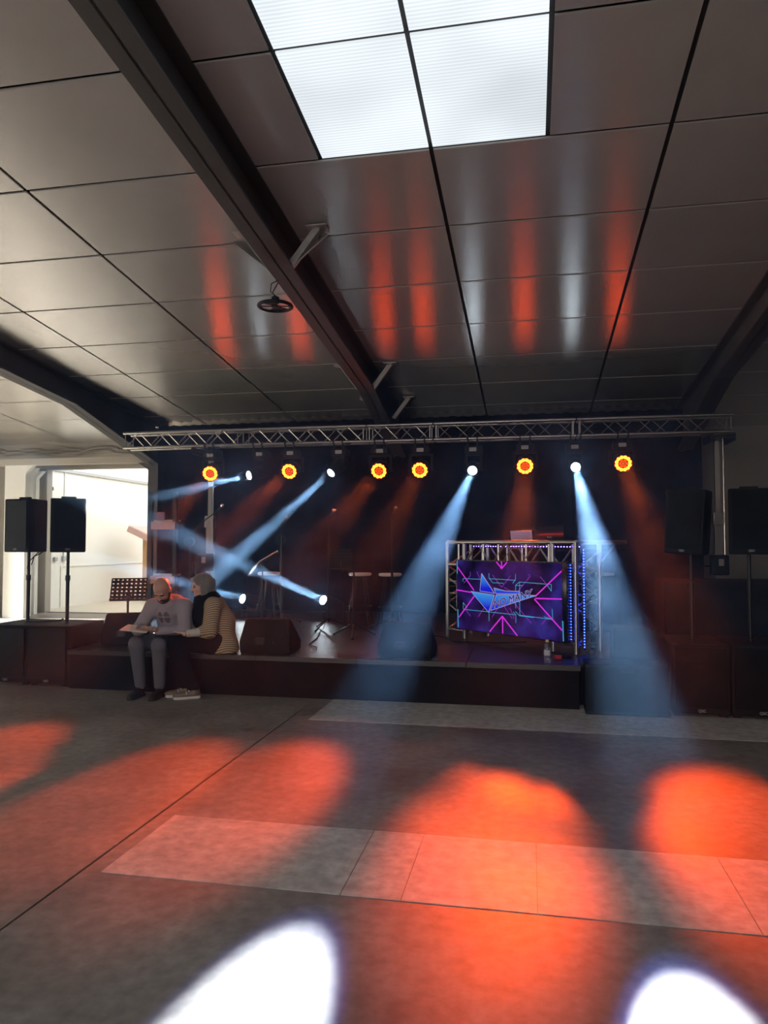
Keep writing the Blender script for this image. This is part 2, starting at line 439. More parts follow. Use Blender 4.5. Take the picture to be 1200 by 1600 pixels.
for iy, ya in enumerate(rows):
    yc = ya + LY/2
    if yc > Y1: continue
    if ya < -4: continue
    for xa in cols:
        xb = xa + WX
        xa_, xb_ = max(xa, X0), min(xb, X1)
        if xb_ - xa_ < .2: continue
        sky = -4.5 < ya < 5.5  # strip lengthened out of view behind the camera for more light
        if sky and abs(xa + .77) < .01:         # column right of the mid seam: half skylight, half panel
            put_panel('s', xa+WX/4, yc, WX/2-GAP, LS-GAP); put_panel('p', xa+WX*.75, yc, WX/2-GAP, LS-GAP)
        elif ya < 1.2 and (abs(xa+6.38) < .01 or abs(xa-2.97) < .01):     # unseen skylights added behind the camera to brighten the hall
            put_panel('s', xa+WX/4, yc, WX/2-GAP, LS-GAP); put_panel('s', xa+WX*.75, yc, WX/2-GAP, LS-GAP)
        elif sky and abs(xa + 2.64) < .01:
            put_panel('p', xa+WX/4, yc, WX/2-GAP, LS-GAP); put_panel('s', xa+WX*.75, yc, WX/2-GAP, LS-GAP)
        else:
            put_panel('p', (xa_+xb_)/2, yc, xb_-xa_-GAP, LS-GAP)

# steel portal frames: rafter, haunch and column
YC = 13.75
def rafter(xc, name):
    d0, fw = .40, .13
    r = thing(name, (xc, YC, 0), None, None, kind='structure')
    ys = [Y0, 10.9, YC]
    dep = [d0, d0, .82]
    b = MB()
    poly = [(y, cz(y)-.0) for y in ys] + [(y, cz(y)-d) for y, d in zip(ys[::-1], dep[::-1])]
    Mx = Matrix(((0, 0, 1, xc-.012), (1, 0, 0, 0), (0, 1, 0, 0), (0, 0, 0, 1)))
    b.prism(poly, .024, Mx); b.build('web', M_steel, r)
    for i in range(2):
        b = MB(); ya, yb = ys[i], ys[i+1]; za, zb = cz(ya)-dep[i], cz(yb)-dep[i+1]
        b.add([(xc+s*fw, y, z+t) for y, z in ((ya, za), (yb, zb)) for s in (-1, 1) for t in (0, .022)],
              [(0, 2, 6, 4), (1, 5, 7, 3), (0, 1, 3, 2), (4, 6, 7, 5), (0, 4, 5, 1), (2, 3, 7, 6)])
        b.build('bottom_flange' if i == 0 else 'haunch_flange', M_steel, r)
    ya, yb = Y0, YC
    b = MB(); b.add([(xc+s*fw, y, z+t) for y, z in ((ya, cz(ya)-.03), (yb, cz(yb)-.03)) for s in (-1, 1) for t in (0, .022)],
                    [(0, 2, 6, 4), (1, 5, 7, 3), (0, 1, 3, 2), (4, 6, 7, 5), (0, 4, 5, 1), (2, 3, 7, 6)])
    b.build('top_flange', M_steel, r)
    b = MB().box((xc-fw, YC-.02, 0), (xc+fw, YC, cz(YC)-.8)).box((xc-fw, YC+.28, 0), (xc+fw, YC+.3, cz(YC)-.05)).box((xc-.012, YC, 0), (xc+.012, YC+.28, cz(YC)-.05))
    b.build('column', M_steel, r)
    return r
RX = (-2.41, -7.49, 2.67)
raf = [rafter(x, 'rafter') for x in RX]
for r, l in zip(raf, ('dark steel rafter running up the middle of the ceiling', 'dark steel rafter and column beside the bright doorway', 'dark steel rafter and column right of the stage curtain')): r['label'] = l
# fly braces on the middle rafter
for y, full in ((6.85, 1), (10.75, 0), (12.45, 0)):
    for s in (-1, 1):
        xb = RX[0]+s*.11; z0 = cz(y)-.40
        b = MB()
        P = [(xb, y, z0+.02), (xb+s*.27, y+.02, cz(y)-.02)]
        dvec = Vector(P[1])-Vector(P[0])
        Mf = frame(P[0], dvec, (0, 1, 0)); L = dvec.length
        b.box((-.035, -.003, 0), (.035, .003, L), Mf); b.box((.029, -.003, 0), (.035, .05, L), Mf)
        b.box((xb+s*.17, y-.06, cz(y)-.03), (xb+s*.37, y+.10, cz(y)-.018))
        if full: b.add([(xb+s*.05, y-.02, z0+.02), (xb+s*.40, y, cz(y)-.10), (xb+s*.30, y+.16, cz(y)-.03), (xb+s*.04, y+.05, z0+.03),
                        (xb+s*.05, y-.02, z0+.026), (xb+s*.40, y, cz(y)-.094), (xb+s*.30, y+.16, cz(y)-.024), (xb+s*.04, y+.05, z0+.036)],
                       [(0, 1, 2, 3), (7, 6, 5, 4), (0, 4, 5, 1), (1, 5, 6, 2), (2, 6, 7, 3), (3, 7, 4, 0)])
        b.build('fly_brace', M_bracket, raf[0])

# door surround and lintel with rough moulding
dr = thing('door_1', ((DL+DR)/2, Y1, 0), 'wide open doorway to the bright annex', None, kind='structure')
for i, yy in enumerate((13.85, 14.25, 14.7)):
    x1 = DL + .05 + .13*i - .25*(2-i)*.0
    b = MB(); top = Z - .02*i
    xa = -10.62 - .34*i + .0
    xa = (-10.52, -10.72, -10.90)[i]
    b.box((xa-.5, yy, 0), (xa, yy+.12, top-.16))
    b.prism([(xa-.5, top-.16), (xa, top-.16), (xa+.16, top), (xa-.5, top)], .12, Matrix(((1, 0, 0, 0), (0, 0, 1, yy), (0, 1, 0, 0), (0, 0, 0, 1))))
    b.build('jamb_frame', M_white, dr)
MB().box((DL-1.9, Y1-1.35, Z), (DR+.1, Y1-1.15, Z+.13)).build('lintel', M_wall, dr)
b = MB(); b.box((DL-1.9, Y1-.16, Z+.22), (DR+.3, Y1-.02, cz(Y1)+.05)); b.build('lintel_face', M_wall, dr)
b = MB()
for k in range(46):
    x = DL-1.5 + k*.105; z = Z+.40 + .04*math.sin(k*.7) + random.uniform(-.03, .03)
    b.tube([(x+.16*math.cos(t)*(1+.2*random.random()), Y1-.18-.01*math.sin(3*t), z+.06*math.sin(t)+.04*(t/6)) for t in np.linspace(0, 5, 8)], .014, 5)
mo = b.build('plaster_moulding', M_wall, dr); mo['kind'] = 'stuff'
b = MB(); b.prism([(DR-.16, Z), (DR+.1, Z), (DR+.1, Z-.18)], .12, Matrix(((1, 0, 0, 0), (0, 0, 1, Y1-1.3), (0, 1, 0, 0), (0, 0, 0, 1)))); b.build('corner_gusset', M_steel, dr)

# annex beyond the doorway
AX, AXR, AY = -11.4, -2.0, 25.0
struct('wall_annex_left', MB().box((AX-.2, Y1+.2, 0), (AX, AY, 3.42)), M_white)
struct('wall_annex_back', MB().box((AX-.2, AY, 0), (AXR, AY+.2, 5.0)), M_white)
struct('wall_annex_right', MB().box((AXR, Y1+.2, 0), (AXR+.2, AY, 5.0)), M_white)
struct('floor_annex', MB().box((AX-.2, Y1+.2, -.1), (AXR+.2, AY+.2, 0)), M_annexfloor)
ar = MB(); ar.add([(AX-.2, Y1+.2, 3.46), (AXR+.2, Y1+.2, 5.0), (AXR+.2, AY+.2, 5.0), (AX-.2, AY+.2, 3.46),
                   (AX-.2, Y1+.2, 3.52), (AXR+.2, Y1+.2, 5.06), (AXR+.2, AY+.2, 5.06), (AX-.2, AY+.2, 3.52)],
                  [(0, 1, 2, 3), (4, 7, 6, 5), (0, 4, 5, 1), (1, 5, 6, 2), (2, 6, 7, 3), (3, 7, 4, 0)])
struct('ceiling_annex', ar, E_annexroof)
struct('trim_1', MB().box((AX, Y1+.3, 3.36), (AX+.05, AY, 3.44)), M_greydoor)
struct('trim_2', MB().box((AX, Y1+1.2, 1.0), (AX+.02, AY, 1.03)).box((AX, Y1+1.2, 0), (AX+.02, Y1+1.24, 1.0)), M_white)
struct('wall_annex_front', MB().box((AX-.2, Y1+.2, 4.3), (AXR, Y1+.3, 5.0)), M_white)
# grey glazed door on the annex wall
gd = thing('door_2', (AX, 14.9, 0), 'grey glazed door at the left edge of the annex', None, kind='structure')
gd_ = MB().box((-11.36, Y1+.25, 0), (-11.30, Y1+.33, 2.05)).box((-11.36, Y1+.62, 0), (-11.30, Y1+.70, 2.05)).box((-11.36, Y1+.33, 1.95), (-11.30, Y1+.62, 2.05)).box((-11.36, Y1+.33, 0), (-11.30, Y1+.62, .2))
gd_.build('door_frame', M_greydoor, gd)
MB().box((-11.35, Y1+.33, .2), (-11.33, Y1+.62, 1.95)).build('pane', M_glass, gd)
MB().cyl((-11.30, Y1+.64, 1.02), (-11.22, Y1+.64, 1.02), .01).cyl((-11.22, Y1+.64, 1.02), (-11.22, Y1+.52, 1.02), .01).build('handle', M_chrome, gd)
# conduit and boxes on the annex wall
cd = thing('wall_conduit', (AX, 16.45, 1.2), 'thin white conduit with switch boxes on the annex wall', 'conduit')
MB().cyl((AX+.02, 16.45, 1.25), (AX+.02, 16.45, 3.4), .018).build('pipe', M_white, cd)
MB().box((AX, 16.38, 1.15), (AX+.06, 16.52, 1.27), ch=.01).build('switch_box', M_greydoor, cd)
MB().box((AX, 16.05, 1.15), (AX+.06, 16.17, 1.25), ch=.01).build('switch_box', M_greydoor, cd)
sp = thing('wall_siren', (AX, 15.75, 2.9), 'small round white alarm sounder with dark nozzle on the annex wall', 'alarm')
MB().lathe([(.01, 0), (.09, 0), (.09, .05), (.06, .09), (.01, .09)], 16, frame((AX, 15.75, 2.9), (1, 0, 0))).build('body', M_white, sp, smooth=True)
MB().lathe([(.01, 0), (.035, 0), (.05, .06), (.01, .06)], 12, frame((AX+.09, 15.79, 2.9), (1, .4, 0))).build('nozzle', M_blackmetal, sp, smooth=True)
MB().tube([(AX+.02, 15.75, 2.98), (AX+.03, 15.76, 3.2), (AX+.02, 15.76, 3.42)], .008, 6).build('cable', M_greydoor, sp)

# timber kiosk seen through the doorway
kx, ky = -10.45, 18.6
k = thing('timber_kiosk', (kx+.6, ky+.3, 0), 'small timber kiosk with reddish sloping roof in the annex', 'kiosk')
for x, y in ((kx, ky), (kx+1.3, ky), (kx, ky+.9), (kx+1.3, ky+.9)):
    MB().box((x, y, 0), (x+.11, y+.11, 1.78 + (.28 if x > kx+.5 else 0))).build('post', M_wood, k)
for z in (.55, .25, 1.25):
    MB().box((kx+.11, ky+.02, z), (kx+1.3, ky+.06, z+.14)).build('plank', M_wood, k)
for j in range(5):
    Mr = Matrix.Translation((kx-.25, ky-.25+j*.30, 2.02)) @ Matrix.Rotation(math.radians(24), 4, 'Y')
    MB().box((0, 0, 0), (2.1, .28, .05), Mr).build('roof_board', M_rooftile, k)
MB().box((0, 0, -.13), (2.1, .05, .04), Matrix.Translation((kx-.27, ky-.30, 2.03)) @ Matrix.Rotation(math.radians(24), 4, 'Y')).build('fascia', M_rooftile, k)

# pallet racking between the doorway column and the curtain
rk = thing('pallet_rack', (-7.15, 13.3, 0), 'pallet rack with orange beams in the dark beside the doorway column', 'rack')
for x in (-7.3, -6.78):
    MB().box((x-.04, 13.25, 0), (x+.04, 13.33, 2.6)).build('upright', M_blackmetal, rk)
for z in (.80, 1.86):
    MB().box((-7.26, 13.22, z), (-6.76, 13.27, z+.15)).build('beam', M_orangepaint, rk)
MB().box((-7.16, 13.24, 2.04), (-6.98, 13.26, 2.20)).build('sign_plate', mat('sign_red', (.22, .03, .03), .5), rk)
for z in (2.01, .95): MB().box((-7.24, 13.28, z), (-6.78, 13.54, z+.04)).build('shelf_board', M_wood, rk)

# ------------------------------------------------------------------ stage and curtain
SX0, SX1, SY0, SY1, SZ = -5.01, .47, 7.33, 12.4, .42
st = thing('stage', ((SX0+SX1)/2, SY0, 0), 'low black stage of dark panels at the end of the hall', None, kind='structure')
nx, ny = 5, 3
dx, dy = (SX1-SX0)/nx, (SY1-SY0)/ny
for i in range(nx):
    for j in range(ny):
        MB().box((SX0+i*dx+.004, SY0+j*dy+.004, SZ-.05), (SX0+(i+1)*dx-.004, SY0+(j+1)*dy-.004, SZ)).build('deck_panel', M_stage, st)
for j in range(2):
    MB().box((-5.6, 8.12+j*2.14+.004, SZ-.05), (SX0-.004, 8.12+(j+1)*2.14-.004, SZ)).build('deck_panel', M_stage, st)
    MB().box((-5.58, 8.14+j*2.14, 0), (-5.56, 8.12+(j+1)*2.14-.02, SZ-.05)).build('side_skirt', M_skirt, st)
for j in range(2):
    MB().box((SX1+.004, 7.55+j*1.25+.004, SZ-.05), (1.25, 7.55+(j+1)*1.25-.004, SZ)).build('deck_panel', M_stage, st)
MB().box((SX1, 7.57, 0), (1.23, 7.59, SZ-.05)).build('front_skirt', M_skirt, st)
MB().box((SX0+.02, SY0+.02, 0), (SX1-.02, SY0+.04, SZ-.05)).build('front_skirt', M_skirt, st)
MB().box((SX0+.02, SY0+.04, 0), (SX0+.04, SY1, SZ-.05)).build('side_skirt', M_skirt, st)
MB().box((SX1-.04, SY0+.04, 0), (SX1-.02, SY1, SZ-.05)).build('side_skirt', M_skirt, st)
MB().box((SX0+.02, SY1-.04, 0), (SX1-.02, SY1-.02, SZ-.05)).build('back_skirt', M_skirt, st)

b = MB(); ncf = 340; xa, xb = -7.35, 2.95
pts = [(xa+(xb-xa)*i/ncf, 13.62+.05*math.sin(i*.92)+.02*math.sin(i*.37+1)) for i in range(ncf+1)]
vv = []; ff = []
for x, y in pts:
    for z in (.02, 3.95): vv.append((x, y, z))
for x, y in pts:
    for z in (.02, 3.95): vv.append((x, y+.012, z))
m2 = 2*(ncf+1)
for i in range(ncf):
    ff.append((2*i, 2*i+2, 2*i+3, 2*i+1)); ff.append((m2+2*i, m2+2*i+1, m2+2*i+3, m2+2*i+2))
cu = b.add(vv, ff).build('stage_curtain', M_curtain, None, smooth=True)
tag(cu, 'black pleated backdrop curtain hanging behind the stage', 'curtain')

# ------------------------------------------------------------------ lighting truss
BR = {}
def brace_to(parent, a, b, r, m, name='brace'):
    a = Vector(a); b = Vector(b); v = b-a; key = (tuple(round(q, 3) for q in v), r, m.name)
    if key in BR:
        return place(None, BR[key], parent, a)
    o = MB().cyl(a, b, r, 6).build(name, m, parent, smooth=True, origin=a); BR[key] = o
    return o
TK = 1.045
TY, TZ0, TZ1, TH = 11.1*TK, 1.6+1.555*TK, 1.6+1.795*TK, .12*TK
tr = thing('lighting_truss', (-1.95, TY, TZ0), 'long aluminium lattice truss carrying the row of stage lights', 'truss')
secs = [x*TK for x in (-6.55, -4.50, -2.45, -1.42, .68, 2.82)]
for a, b in zip(secs[:-1], secs[1:]):
    for y in (TY-TH, TY+TH):
        for z in (TZ0, TZ1):
            MB().cyl((a+.01, y, z), (b-.01, y, z), .025, 10).build('chord', M_alu, tr, smooth=True)
    nb = max(2, round((b-a-.12)/.26)); step = (b-a-.12)/nb
    for i in range(nb):
        xa = a+.06+i*step
        f = i % 2
        for y, ph in ((TY-TH, 0), (TY+TH, 1)):
            up = (f+ph) % 2
            brace_to(tr, (xa, y, TZ1 if up else TZ0), (xa+step, y, TZ0 if up else TZ1), .009, M_alu)
        for z, ph in ((TZ0, 0), (TZ1, 1)):
            up = (f+ph) % 2
            brace_to(tr, (xa, TY+TH*(1 if up else -1), z), (xa+step, TY-TH*(1 if up else -1), z), .009, M_alu)
    for x in (a+.05, b-.05):
        for y in (TY-TH, TY+TH): brace_to(tr, (x, y, TZ0), (x, y, TZ1), .010, M_alu, 'end_post')
        for z in (TZ0, TZ1): brace_to(tr, (x, TY-TH, z), (x, TY+TH, z), .010, M_alu, 'end_post')

# winch towers carrying the truss
def tower(x, label):
    t = thing('winch_tower', (x, TY+.25, 0), label, 'tower'); FY = TY; TYm = TY+.2
    MB().box((x-.055, TYm, .1), (x+.055, TYm+.11, 1.9)).build('outer_mast', M_alu, t)
    MB().box((x-.035, TYm+.02, 1.9), (x+.035, TYm+.09, TZ0-.08)).build('inner_mast', M_alu, t)
    MB().box((x-.16, TY-.16, TZ0-.09), (x+.16, TY+.36, TZ0-.05)).box((x-.17, TY-.17, TZ0-.14), (x-.13, TY+.36, TZ0-.03)).box((x+.13, TY-.17, TZ0-.14), (x+.17, TY+.36, TZ0-.03)).build('fork', M_blackmetal, t)
    w_ = MB().box((x-.14, TYm-.18, 1.12), (x+.10, TYm, 1.42), ch=.02).build('winch', M_black, t)
    MB().cyl((x-.14, TYm-.09, 1.25), (x-.26, TYm-.09, 1.25), .012).cyl((x-.26, TYm-.09, 1.25), (x-.26, TYm-.09, 1.08), .012).cyl((x-.26, TYm-.09, 1.08), (x-.36, TYm-.09, 1.08), .016).build('crank', M_blackmetal, w_)
    MB().box((x-.075, TYm-.03, 1.86), (x+.075, TYm+.13, 2.06), ch=.008).build('mast_collar', M_alu, t)
    MB().box((x-.05, TYm-.186, 1.26), (x+.02, TYm-.181, 1.36)).build('sticker', M_label, w_)
    for sx, sy in ((-1, -1), (1, -1), (-1, 1), (1, 1)):
        MB().cyl((x+sx*.05, TYm+.05+sy*.05, .35), (x+sx*.55, TYm+.05+sy*.55, .03), .022, 8).build('leg', M_blackmetal, t, smooth=True)
    MB().cyl((x+.075, TYm-.02, 1.2), (x+.075, TYm-.02, TZ0-.05), .004, 5).build('wire_rope', M_chrome, t)
tower(-5.16*TK, 'aluminium winch tower holding the left end of the truss')
tower(2.66*TK, 'aluminium winch tower holding the right end of the truss')

# ------------------------------------------------------------------ moving heads
def spot(name, p, dvec, power, col, ang, blend, rad, parent):
    l = bpy.data.lights.new(name, 'SPOT'); l.energy = power; l.color = col
    l.spot_size = math.radians(ang); l.spot_blend = blend; l.shadow_soft_size = rad
    o = bpy.data.objects.new(name, l); COL.objects.link(o); o.parent = parent
    o.location = Vector(p) - W[parent]
    o.rotation_euler = Vector(dvec).to_track_quat('-Z', 'Y').to_euler()
    return o
def moving_head(lens, aim, kind, label, hang=True, group=None, power=1.0, ang=None):
    lens = Vector(lens); aim = Vector(aim)
    if hang: lens = Vector((lens.x*TK, lens.y*TK, 1.6+(lens.z-1.6)*TK))
    dv = (aim-lens).normalized()
    back = .17 if kind == 'wash' else .26
    pv = lens - dv*back                       # pivot of the head
    bz = TZ0-.17 if hang else SZ
    t = thing('wash_light' if kind == 'wash' else 'beam_light', (pv.x, pv.y, pv.z), label, 'stage light', group)
    R = .13 if kind == 'wash' else .075
    # base
    if hang:
        MB().box((pv.x-.14, pv.y-.10, TZ0-.21), (pv.x+.14, pv.y+.10, TZ0-.10), ch=.015).build('base', M_black, t)
        bs = t.children[-1] if t.children else None
        MB().box((pv.x-.06, pv.y-.103, TZ0-.185), (pv.x+.05, pv.y-.101, TZ0-.125)).build('display', M_label, t)
        for s in (-.075, .075):
            MB().tube([(pv.x+s, TY-TH+.035*math.cos(a), TZ0+.035*math.sin(a)) for a in np.linspace(-.6, 3.9, 10)], .012, 6).cyl((pv.x+s, TY-TH, TZ0-.03), (pv.x+s, TY-TH+.02, TZ0-.11), .014, 6).build('clamp', M_blackmetal, t)
        ytop = TZ0-.21
    else:
        MB().box((pv.x-.15, pv.y-.13, SZ), (pv.x+.15, pv.y+.13, SZ+.11), ch=.015).build('base', M_black, t)
        ytop = SZ+.11
    # yoke: two arms and a bridge, turned with the head
    hz = Vector((dv.x, dv.y, 0)).normalized(); sd = Vector((-hz.y, hz.x, 0))
    My = Matrix((sd, hz, Vector((0, 0, 1)))).transposed().to_4x4(); My.translation = Vector((pv.x, pv.y, 0))
    hw = R+.045
    lo, hi = (pv.z-.05, ytop-.03) if hang else (ytop+.03, pv.z+.05)
    y = MB(My)
    for s in (-1, 1):
        y.prism([(-.06, lo), (.06, lo), (.045, hi), (-.045, hi)], .035, Matrix(((0, 0, 1, s*hw-.0175), (1, 0, 0, 0), (0, 1, 0, 0), (0, 0, 0, 1))))
    zb = ytop-.03 if hang else ytop
    y.box((-hw-.0175, -.05, zb), (hw+.0175, .05, zb+.03))
    y.build('yoke', M_black, t)
    # head shell along the aim
    Mh = frame(pv, dv)
    if kind == 'wash':
        MB().lathe([(.05, -.13), (.10, -.10), (R+.01, -.03), (R+.02, .10), (R+.02, .165), (R+.003, .165), (R+.003, .15), (.001, .15)], 8, Mh).build('head', M_black, t)
        bk = MB().lathe([(.001, .150), (R, .150), (R, .158), (.001, .158)], 24, Mh).build('lens_plate', M_lensback, t)
        o_ = MB(); i_ = MB()
        def cell(mb, r, x, y): mb.add([(x+r*math.cos(2*PI*h/8), y+r*math.sin(2*PI*h/8), .165) for h in range(8)], [tuple(range(8))], Mh)
        for q in range(12):
            a = 2*PI*q/12+.26; cell(o_, .0245, .098*math.cos(a), .098*math.sin(a))
        for q in range(6):
            a = 2*PI*q/6; cell(i_, .0225, .047*math.cos(a), .047*math.sin(a))
        cell(i_, .0205, 0, 0)
        o_.build('outer_led_ring', E_or1, bk); i_.build('inner_led_cluster', E_or2, bk)
        spot('wash_lamp', lens+dv*.02, dv, ORANGE_W*power, (1.0, .078, .009), ang or 9.6, .7, .11, t)
    else:
        MB().lathe([(.05, -.16), (.09, -.14), (.11, -.04), (.10, .10), (R+.015, .24), (R+.015, .255), (R, .255), (R, .245), (.001, .245)], 14, Mh).build('head', M_black, t, smooth=True)
        MB().lathe([(.001, .246), (R*.9, .246), (R*.8, .258), (.001, .262)], 20, Mh).build('lens', E_white, t)
        spot('beam_lamp', lens+dv*.02, dv, WHITE_W*power, (.86, .95, 1.0), ang or 3.5, .12, .05, t)
        if hang and aim.y < 4: spot('fringe_lamp', lens+dv*.02, dv, WHITE_W*.10, (.16, .24, 1.0), 4.1, .2, .05, t)  # extra blue spot added only to colour the rim of the beam
    return t
GW = 'orange wash lights on the truss'; GB = 'white beam lights'
moving_head((-5.00, 10.95, 2.70), (-4.05, 4.7, 0), 'wash', 'glowing orange wash light, leftmost on the truss above the winch mast', group=GW)
moving_head((-3.68, 10.95, 2.71), (-3.78, 4.35, 0), 'wash', 'glowing orange wash light between the two left white beams on the truss', group=GW)
moving_head((-2.25, 10.95, 2.69), (-2.58, 4.35, 0), 'wash', 'glowing orange wash light, left one of the close pair mid truss', group=GW, power=1.3)
moving_head((-1.62, 10.95, 2.69), (-1.78, 4.5, 0), 'wash', 'glowing orange wash light, right one of the close pair mid truss', group=GW, power=1.1)
moving_head((-0.06, 10.95, 2.72), (-.21, 4.15, 0), 'wash', 'glowing orange wash light above the two laptops on the truss', group=GW, power=1.15)
moving_head((1.32, 10.95, 2.73), (1.22, 4.3, 0), 'wash', 'glowing orange wash light, rightmost on the truss', group=GW)
moving_head((-4.35, 10.95, 2.66), (-9.3, 5.0, .55), 'beam', 'white beam light pointing far left, leftmost beam on the truss', group=GB, ang=5.5, power=.55)
moving_head((-3.01, 10.95, 2.67), (-5.2, 8.45, 0), 'beam', 'white beam light on the truss pointing left over the music stands', group=GB, ang=6, power=.6)
moving_head((-0.83, 10.95, 2.67), (-.95, 1.98, 0), 'beam', 'white beam light on the truss aimed down left of the video booth', group=GB)
moving_head((0.66, 10.95, 2.69), (.53, 1.90, 0), 'beam', 'white beam light on the truss aimed down over the right end of the booth', group=GB)
moving_head((-4.40, 10.85, .73), (-8.0, 5.0, 2.6), 'beam', 'white beam light standing on the stage behind the seated woman', hang=False, group=GB, ang=5.5, power=.5)
moving_head((-3.10, 10.85, .73), (-6.0, 6.0, 2.9), 'beam', 'white beam light standing on the stage behind the wedge monitor', hang=False, group=GB, ang=5.5, power=.5)

# small unlit par cans at the back, their teal reflections made to glow
def par(x, z, label):
    t = thing('par_can', (x, 13.2, z-.12), label, 'stage light', 'small par cans at the back')
    MB().lathe([(.02, .14), (.08, .12), (.10, 0), (.10, -.02), (.085, -.02), (.085, 0), (.001, 0)], 14, frame((x, 13.2, z), (0, 1, 0))).build('housing', M_black, t)
    e = MB()
    for q in range(14):
        a = 2*PI*q/9; r = .06 if q < 9 else .03
        if q >= 9: a = 2*PI*q/5
        e.lathe([(.012, 0), (.008, .006)], 6, frame((x+r*math.cos(a), 13.195, z+r*math.sin(a)), (0, -1, 0)))
    e.build('led_cluster', E_par, t)
    MB().cyl((x, 13.25, .0), (x, 13.25, z-.1), .018).build('post', M_blackmetal, t)
    MB().cyl((x, 13.25, 0), (x, 13.25, .02), .2, 16).build('foot_plate', M_blackmetal, t)
par(-6.45, 1.62, 'dim teal par can on a post left of the winch mast')
par(-4.60, 1.66, 'dim teal par can on a post behind the bright microphone')

# ------------------------------------------------------------------ loudspeakers
def sub(xc, yf, label, logo=True):
    w_, h_, dp = .51, .67, .72
    t = thing('subwoofer', (xc, yf+dp/2, 0), label, 'subwoofer', 'black subwoofers on the hall floor')
    MB().box((xc-w_/2, yf+.03, .03), (xc+w_/2, yf+dp, h_), ch=.012).build('cabinet', M_cab, t)
    MB().box((xc-w_/2+.025, yf, .09), (xc+w_/2-.025, yf+.03, h_-.03), ch=.008).build('grille', M_grille, t)
    for sx in (-.2, .2):
        for sy in (.09, dp-.06): MB().box((xc+sx-.03, yf+sy-.03, 0), (xc+sx+.03, yf+sy+.03, .03)).build('foot', M_black, t)
    if logo: text('logo', 'QSC', .035, frame((xc, yf-.002, .065+.0), (0, -1, 0)), M_label, t)
    MB().lathe([(.03, 0), (.03, .012), (.02, .012)], 12, Matrix.Translation((xc, yf+.36, h_))).build('pole_cup', M_blackmetal, t)
    return t
def top_speaker(xc, yc, rz, roll, label, gl='black loudspeakers on poles'):
    t = thing('loudspeaker', (xc, yc, .682), label, 'loudspeaker', gl)
    MB().cyl((xc, yc, .684), (xc, yc, 1.20), .021, 12).cyl((xc, yc, 1.16), (xc, yc, 1.22), .028, 12).cyl((xc, yc, 1.2), (xc, yc, 1.5), .0175, 12).build('pole', M_blackmetal, t, smooth=True)
    Mr = Matrix.Translation((xc, yc, 1.49)) @ Matrix.Rotation(rz, 4, 'Z') @ Matrix.Rotation(roll, 4, 'Y')
    P = [(-.19, -.19), (.19, -.19), (.185, -.10), (.105, .17), (-.105, .17), (-.185, -.10)]
    bm = bmesh.new()
    vs0 = [bm.verts.new((x, y, 0)) for x, y in P]; vs1 = [bm.verts.new((x, y, .62)) for x, y in P]
    bm.faces.new(vs0[::-1]); bm.faces.new(vs1)
    for i in range(6): bm.faces.new((vs0[i], vs0[(i+1) % 6], vs1[(i+1) % 6], vs1[i]))
    bmesh.ops.bevel(bm, geom=bm.edges[:], offset=.02, segments=3, affect='EDGES', profile=.6)
    MB(Mr).bm(bm).build('cabinet', M_cab, t, smooth=True)
    MB(Mr).box((-.165, -.2, .05), (.165, -.185, .60), ch=.006).build('grille', M_grille, t)
    MB(Mr).box((-.08, -.08, .62), (.08, -.05, .645)).box((-.08, -.08, .612), (-.06, -.05, .64)).build('handle', M_black, t)
    text('logo', 'QSC', .03, Mr @ frame((0, -.202, .035), (0, -1, 0)), M_label, t)
    return t
sub(-5.80, 7.36, 'black subwoofer at the far left edge of the picture'); sub(-5.285, 7.36, 'black subwoofer beside the left end of the stage')
top_speaker(-5.80, 7.72, math.radians(-10), 0, 'black pole loudspeaker farthest left, side panel showing')
top_speaker(-5.285, 7.72, math.radians(33), 0, 'black pole loudspeaker left of the music stand, facing the camera')
sub(1.53, 7.22, 'black subwoofer right of the stage, nearer the booth'); sub(2.05, 7.22, 'black subwoofer at the right edge of the picture')
top_speaker(1.53, 7.58, math.radians(-36), math.radians(4), 'black pole loudspeaker right of the booth, leaning slightly')
top_speaker(2.05, 7.58, math.radians(-8), 0, 'black pole loudspeaker at the right edge of the picture')
cb = MB().tube([(-5.77, 7.66, .70), (-5.70, 7.62, .685), (-5.60, 7.63, .685), (-5.45, 7.66, .69), (-5.34, 7.65, .70), (-5.30, 7.68, .72)], .009, 6).build('speaker_cable', M_black, None)
tag(cb, 'black cable lying across the left subwoofers between the poles', 'cable')
cb = MB().tube([(-5.75, 7.70, 1.34), (-5.70, 7.68, 1.44), (-5.63, 7.70, 1.52)], .006, 6).tube([(-5.79, 7.68, 1.30), (-5.75, 7.66, 1.38), (-5.70, 7.68, 1.44), (-5.64, 7.70, 1.47), (-5.60, 7.74, 1.52)], .006, 6).build('speaker_lead', M_black, None)
tag(cb, 'thin black leads hanging below the farthest left loudspeaker', 'cable')

def flight_case(lo, hi, label):
    t = thing('flight_case', ((lo[0]+hi[0])/2, (lo[1]+hi[1])/2, lo[2]), label, 'case')
    MB().box(lo, hi, ch=.01).build('body', M_cab, t)
    for z in (lo[2]+.01, hi[2]-.03):
        MB().box((lo[0]-.004, lo[1]-.004, z), (hi[0]+.004, lo[1]+.02, z+.022)).build('edge_rail', M_blackmetal, t)
    MB().box(((lo[0]+hi[0])/2-.06, lo[1]-.012, lo[2]+.4), ((lo[0]+hi[0])/2+.06, lo[1], lo[2]+.46), ch=.006).build('latch', M_blackmetal, t)
flight_case((.50, 7.16, 0), (1.24, 7.52, .47), 'low black case on the floor between the stage corner and the right subwoofers')
flight_case((.80, 7.60, SZ), (1.22, 7.95, .76), 'black case on the stage wing right of the booth leg')
flight_case((1.55, 9.2, 0), (3.6, 9.9, 1.15), 'large black case in the dark behind the right loudspeakers')

